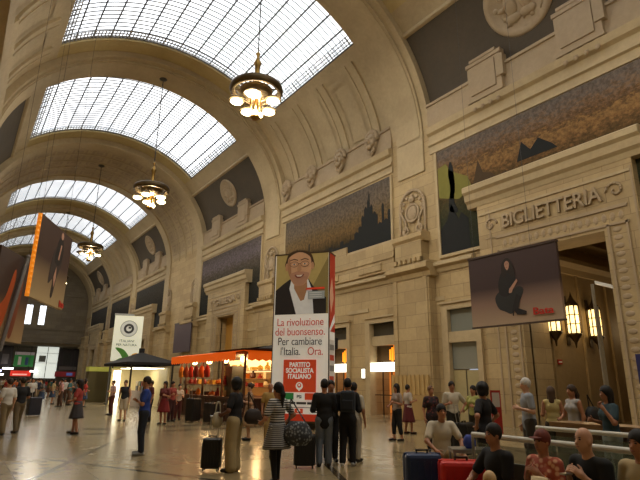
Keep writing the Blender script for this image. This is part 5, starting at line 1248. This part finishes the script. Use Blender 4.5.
# dark couple of men
figure('man in a black jacket and faded jeans seen from behind', (6.4, 8.98), R(-30), 1.68, 'tan', ('121214', 'long'), ('trousers', '6A7482'), ('short', '0E0A08'), ('hold', 'hold'), '14100E', vox=.015, hem=.12)
figure('man in black clothes with a backpack seen from behind', (6.85, 8.78), R(-45), 1.7, 'tan', ('16161A', 'long'), ('trousers', '0E0E12'), ('short', '120C0A'), ('hold', 'hold'), 'B0AEA8', vox=.015, stride=.06)
b = figure('person in black between the two dark men, facing them', (6.95, 9.5), R(150), 1.66, 'tan', ('1A181A', 'long'), ('trousers', '141416'), ('short', '0E0A08'), ('hold', 'down'))
figure('person in a white shirt partly hidden behind the dark men', (7.35, 9.2), R(-60), 1.62, 'tan', ('B8B0A0', 'short'), ('trousers', 'A8A090'), ('short', '140E0A'), ('down', 'down'))
t = thing('backpack', 'dark slate backpack on the man in black', 'bag', (6.72, 8.6, 1.05), R(-45))
q = MB(); q.box(-.15, .15, -.1, .08, 0, .42); q.build('body', cloth('2A303A', 'backpack_cloth'), t, bevel=.05); q = MB(); q.box(-.11, .11, -.14, -.09, .05, .24); q.build('pocket', cloth('22262E', 'backpack_cloth'), t, bevel=.02)
suitcase('round topped black suitcase at the feet of the man in faded jeans', (5.98, 9.05, 0), R(-30), .42, .26, .62, '0E0E10', handle=False)
# centre right group
figure('woman with a white blouse and cropped black trousers walking before the shop doors', (11.06, 11.78), R(80), 1.6, 'tan', ('9A8A80', 'short'), ('cropped', '141418'), ('long', '1A100C'), ('hold', 'bag'), '14100E', stride=.08, female=True)
figure('woman in a white top and long dark red skirt before the slatted screen', (12.9, 13.2), R(-100), 1.58, 'tan', ('B8AEA4', 'short'), ('dress', '5A1A1E'), ('short', '1A100C'), ('down', 'hold'), '2A1414', female=True, stride=.07)
figure('woman in a patterned maroon shirt behind the squatting man', (10.2, 9.6), R(160), 1.56, 'tan', ('5A3030', 'short'), ('trousers', '241A1C'), ('short', '6A4A34'), ('hold', 'down'), female=True, top_mat=blotch('maroon_print', '6A3434', '2A2024'))
figure('man in a white shirt with a dark shoulder strap by the pale door', (10.88, 9.49), R(150), 1.68, 'tan', ('C0B8A4', 'short'), ('trousers', '2A2824'), ('short', '1E140E'), ('hip', 'hold'), '1A1410', face=True)
figure('woman in a lime yellow top by the pale door', (11.45, 9.25), R(90), 1.58, 'tan', ('A8A860', 'long'), ('trousers', '3A3A34'), ('pony', '120C0A'), ('hold', 'bag'), '1A1410', female=True)
suitcase('black trolley case between the white shirt man and the railing', (10.1, 8.5, 0), .2, .5, .35, .75, '121214')
b = figure('man in a white t-shirt and beige shorts sitting behind the blue suitcase', (6.97, 6.36), R(150), .97, 'tan', ('C8BEA8', 'short'), ('shorts', '9A8460'), ('short', '0E0A08'), ('knee', 'knee'), '2A2420', sit=True, face=True, vox=.014, lean=.1, knees=(.24, .3))
t = thing('stool', 'low black stool under the man in the white t-shirt', 'stool', (6.97, 6.36, 0), R(150))
q = MB(); q.box(-.2, .2, -.22, .18, .3, .34); q.build('seat', M_BLACK, t); [MB().tube((x_ * .17, y_ * .17, 0), (x_ * .17, y_ * .17, .31), .015, n=6).build('leg', M_BLACK, t) for x_ in (-1, 1) for y_ in (-1, 1)]
figure('woman with curly black hair in a black t-shirt standing behind the railing', (7.55, 5.9), R(10), 1.64, 'tan', ('121114', 'short'), ('trousers', '15151A'), ('curly', '0C0A0A'), ('hip', 'hip'), vox=.016, female=True)
figure('grey haired man in a light blue grey shirt in profile before the portal', (9.46, 6.33), R(50), 1.74, 'light', ('8E949C', 'short'), ('trousers', '3E3A34'), ('short', 'C8C4BC'), ('hold', 'down'), vox=.017, face=True, hem=.1)
figure('woman in a pale yellow sleeveless top before the ticket office portal', (10.5, 6.45), R(-60), 1.58, 'tan', ('B8A870', 'none'), ('trousers', '3A342A'), ('long', '4A3626'), ('hold', 'hold'), female=True)
b = figure('woman with a white top and black shoulder bag before the ticket office', (10.11, 5.76), R(70), 1.62, 'tan', ('A8A4A0', 'none'), ('trousers', '2A2A30'), ('pony', '3A2A1E'), ('down', 'bag'), female=True)
bag('shoulder_bag', 'black shoulder bag of the woman in the white top', (10.3, 5.5, 1.05), (.22, .12, .18), '141416', strap=[(-.1, 0, .12), (-.12, 0, .4), (.1, 0, .12)])
figure('dark haired woman in a teal top and light jeans turned left behind the counter', (8.7, 4.38), R(60), 1.6, 'tan', ('2E444C', 'short'), ('trousers', '8A9490'), ('long', '0E0C0C'), ('up', 'hold'), female=True, vox=.017, lean=.0)
t = thing('poster_easel', 'small red and white poster stand between the black t-shirt woman and grey haired man', 'sign', (9.9, 7.4, 0), R(-35))
q = MB(); q.box(-.11, .11, 0, .04, .6, 1.5); q.build('panel', mat('easel_red', 'A0281E', .5), t); q = MB(); q.box(-.08, .08, -.01, 0, 1.15, 1.45); q.build('print', mat('easel_white', 'B8B0A8', .5), t); q = MB(); q.tube((0, .03, 0), (0, .03, .62), .02); q.lathe([(0, .03), (.2, .02), (.2, 0)], n=14); q.build('leg', M_BLACK, t)
# seated row
b = figure('man in a black t-shirt sitting on the bench with his forearms on his lap', (5.04, 3.80), R(75), .93, 'tan', ('0F0F12', 'short'), ('trousers', '2C3A52'), ('short', '17100C'), ('lap', 'knee'), sit=True, face=True, vox=.012, seat=.46, lean=.06)
b = figure('seated woman with a red brown cap and orange floral shirt', (5.17, 3.34), R(85), .9, 'tan', ('B0604A', 'short'), ('shorts', 'A89A70'), ('cap', '6A2E20'), ('phone', 'phone'), sit=True, face=True, vox=.012, seat=.46, female=True, top_mat=blotch('orange_floral_cloth', 'D8A884', 'A8523C', 16))
b = figure('bald man in a black polo shirt sitting and looking down at his hands', (5.27, 2.87), R(75), .95, 'light', ('0E1212', 'short'), ('trousers', '6A6456'), ('bald', '2A1A12'), ('phone', 'phone'), sit=True, face=True, vox=.012, seat=.46, lean=.12)
b = figure('dark haired person in a beige shirt seated at the right edge of the view', (5.3, 2.42), R(80), .95, 'tan', ('A8946A', 'short'), ('trousers', '4A443A'), ('short', '140E0C'), ('lap', 'lap'), sit=True, face=True, vox=.012, seat=.46, lean=.05)
b = figure('fair haired child in a white shirt before the seated man in black', (4.0, 3.12), R(120), .66, 'light', ('D8D4CC', 'short'), ('shorts', '8A8A80'), ('short', 'C8A878'), ('lap', 'lap'), sit=True, vox=.015)
t = thing('mobile_phone', 'small silver phone in the hands of the bald man', 'phone', (4.93, 2.96, .8), R(75)); q = MB(); q.box(-.03, .03, -.05, .05, 0, .015); q.build('case', M_STEEL, t)
t = thing('tote_bag', 'cream tote bag leaning on the woman with the cap', 'bag', (4.86, 3.2, .45), R(80)); q = MB(); q.lathe([(0, 0), (.1, .0), (.12, .12), (.09, .3), (0, .3)], n=14, sx=1, sy=.6); q.build('body', cloth('C8B48A', 'tote'), t, smooth=True)
# suitcases in the foreground
suitcase('large blue suitcase in the foreground beside the red one', (5.12, 5.02, 0), R(-33), .46, .3, .76, '1E3358', handle=False, rough=.4)
suitcase('large bright red suitcase in the foreground', (5.16, 4.42, 0), R(-38), .52, .32, .74, 'C01E16', handle=False, rough=.45)
b = bag('cloth_bag', 'small blue cloth bag behind the red suitcase', (6.3, 5.22, .82), (.09, .09, .09), '2A3A8A')
t = thing('luggage_trolley', 'grey luggage trolley carrying the small blue bag behind the red suitcase', 'trolley', (6.33, 5.22, 0), R(-38))
q = MB(); q.box(-.3, .3, -.2, .2, .68, .73); q.build('platform', M_STEEL, t); q = MB(); [q.tube((x_, y_, 0.0), (x_, y_, .7), .015, n=6) for x_ in (-.27, .27) for y_ in (-.17, .17)]; q.build('frame', M_STEEL, t)
# --- distant crowd: a few builds, copied with clothes of their own
PR = [figure('proto', (0, 0), 0, 1.7, 'tan', ('808080', 'short'), ('trousers', '303030'), ('short', '1A120E'), ('down', 'hold'), vox=.03, stride=.1),
      figure('proto', (0, 0), 0, 1.64, 'tan', ('808080', 'short'), ('skirt', '303030'), ('long', '1A120E'), ('bag', 'down'), vox=.03, female=True),
      figure('proto', (0, 0), 0, 1.72, 'light', ('808080', 'long'), ('trousers', '303030'), ('short', '3A2A1E'), ('hip', 'down'), vox=.03)]
TOPS = [('white', 'C8C4BC'), ('red', '9A2A22'), ('black', '1A1A1C'), ('pink', 'B88A86'), ('grey', '6E6C6A'), ('maroon', '5A2422'), ('teal', '2E5A5E'), ('beige', 'A8926A'), ('navy', '1E2438'), ('orange', 'B0582C'), ('olive', '5A5A34'), ('cream', 'C8B894')]
BOTS = [('black', '17171A'), ('blue', '2E3E58'), ('khaki', '7A6A4A'), ('grey', '4A4A4A'), ('brown', '4A3020')]
rc = random.Random(12); used = set(); spots = []
tries = 0
while len(spots) < 48 and tries < 4000:
    tries += 1
    yy = rc.uniform(34, 100); f0 = rc.uniform(.045, .23) if yy < 45 else rc.uniform(.05, .19)
    x_ = yy * f0
    if x_ > 8.2 and yy < 50: continue
    if all((x_ - a) ** 2 + (yy - b) ** 2 > .8 for a, b in spots): spots.append((x_, yy))
for i, (x_, yy) in enumerate(sorted(spots, key=lambda q: q[1])):
    p = i % 3; k = i % 12; j = (i * 7 // 12 + i) % 5
    while (p, k, j) in used: j = (j + 1) % 5
    used.add((p, k, j))
    o = PR[p] if i < 3 else copy_tree(PR[p])
    if i < 3: p = i
    o.location = (x_, yy, 0); o.rotation_euler = (0, 0, rc.uniform(0, 6.28))
    gar = ['trousers', 'skirt', 'trousers'][p]
    tag(o, 'distant traveller in a %s %s and %s %s in the far crowd' % (TOPS[k][0], ['t-shirt', 'blouse', 'jumper'][p], BOTS[j][0], gar), 'person', 'crowd at the far end of the hall')
    for ch in o.children:
        st = ch.name.split('.')[0]
        if st in ('shirt', 'trousers', 'skirt'):
            ch.material_slots[0].link = 'OBJECT'; ch.material_slots[0].material = cloth(TOPS[k][1] if st == 'shirt' else BOTS[j][1])
for o in bpy.data.objects:
    if '_head' in o: del o['_head']
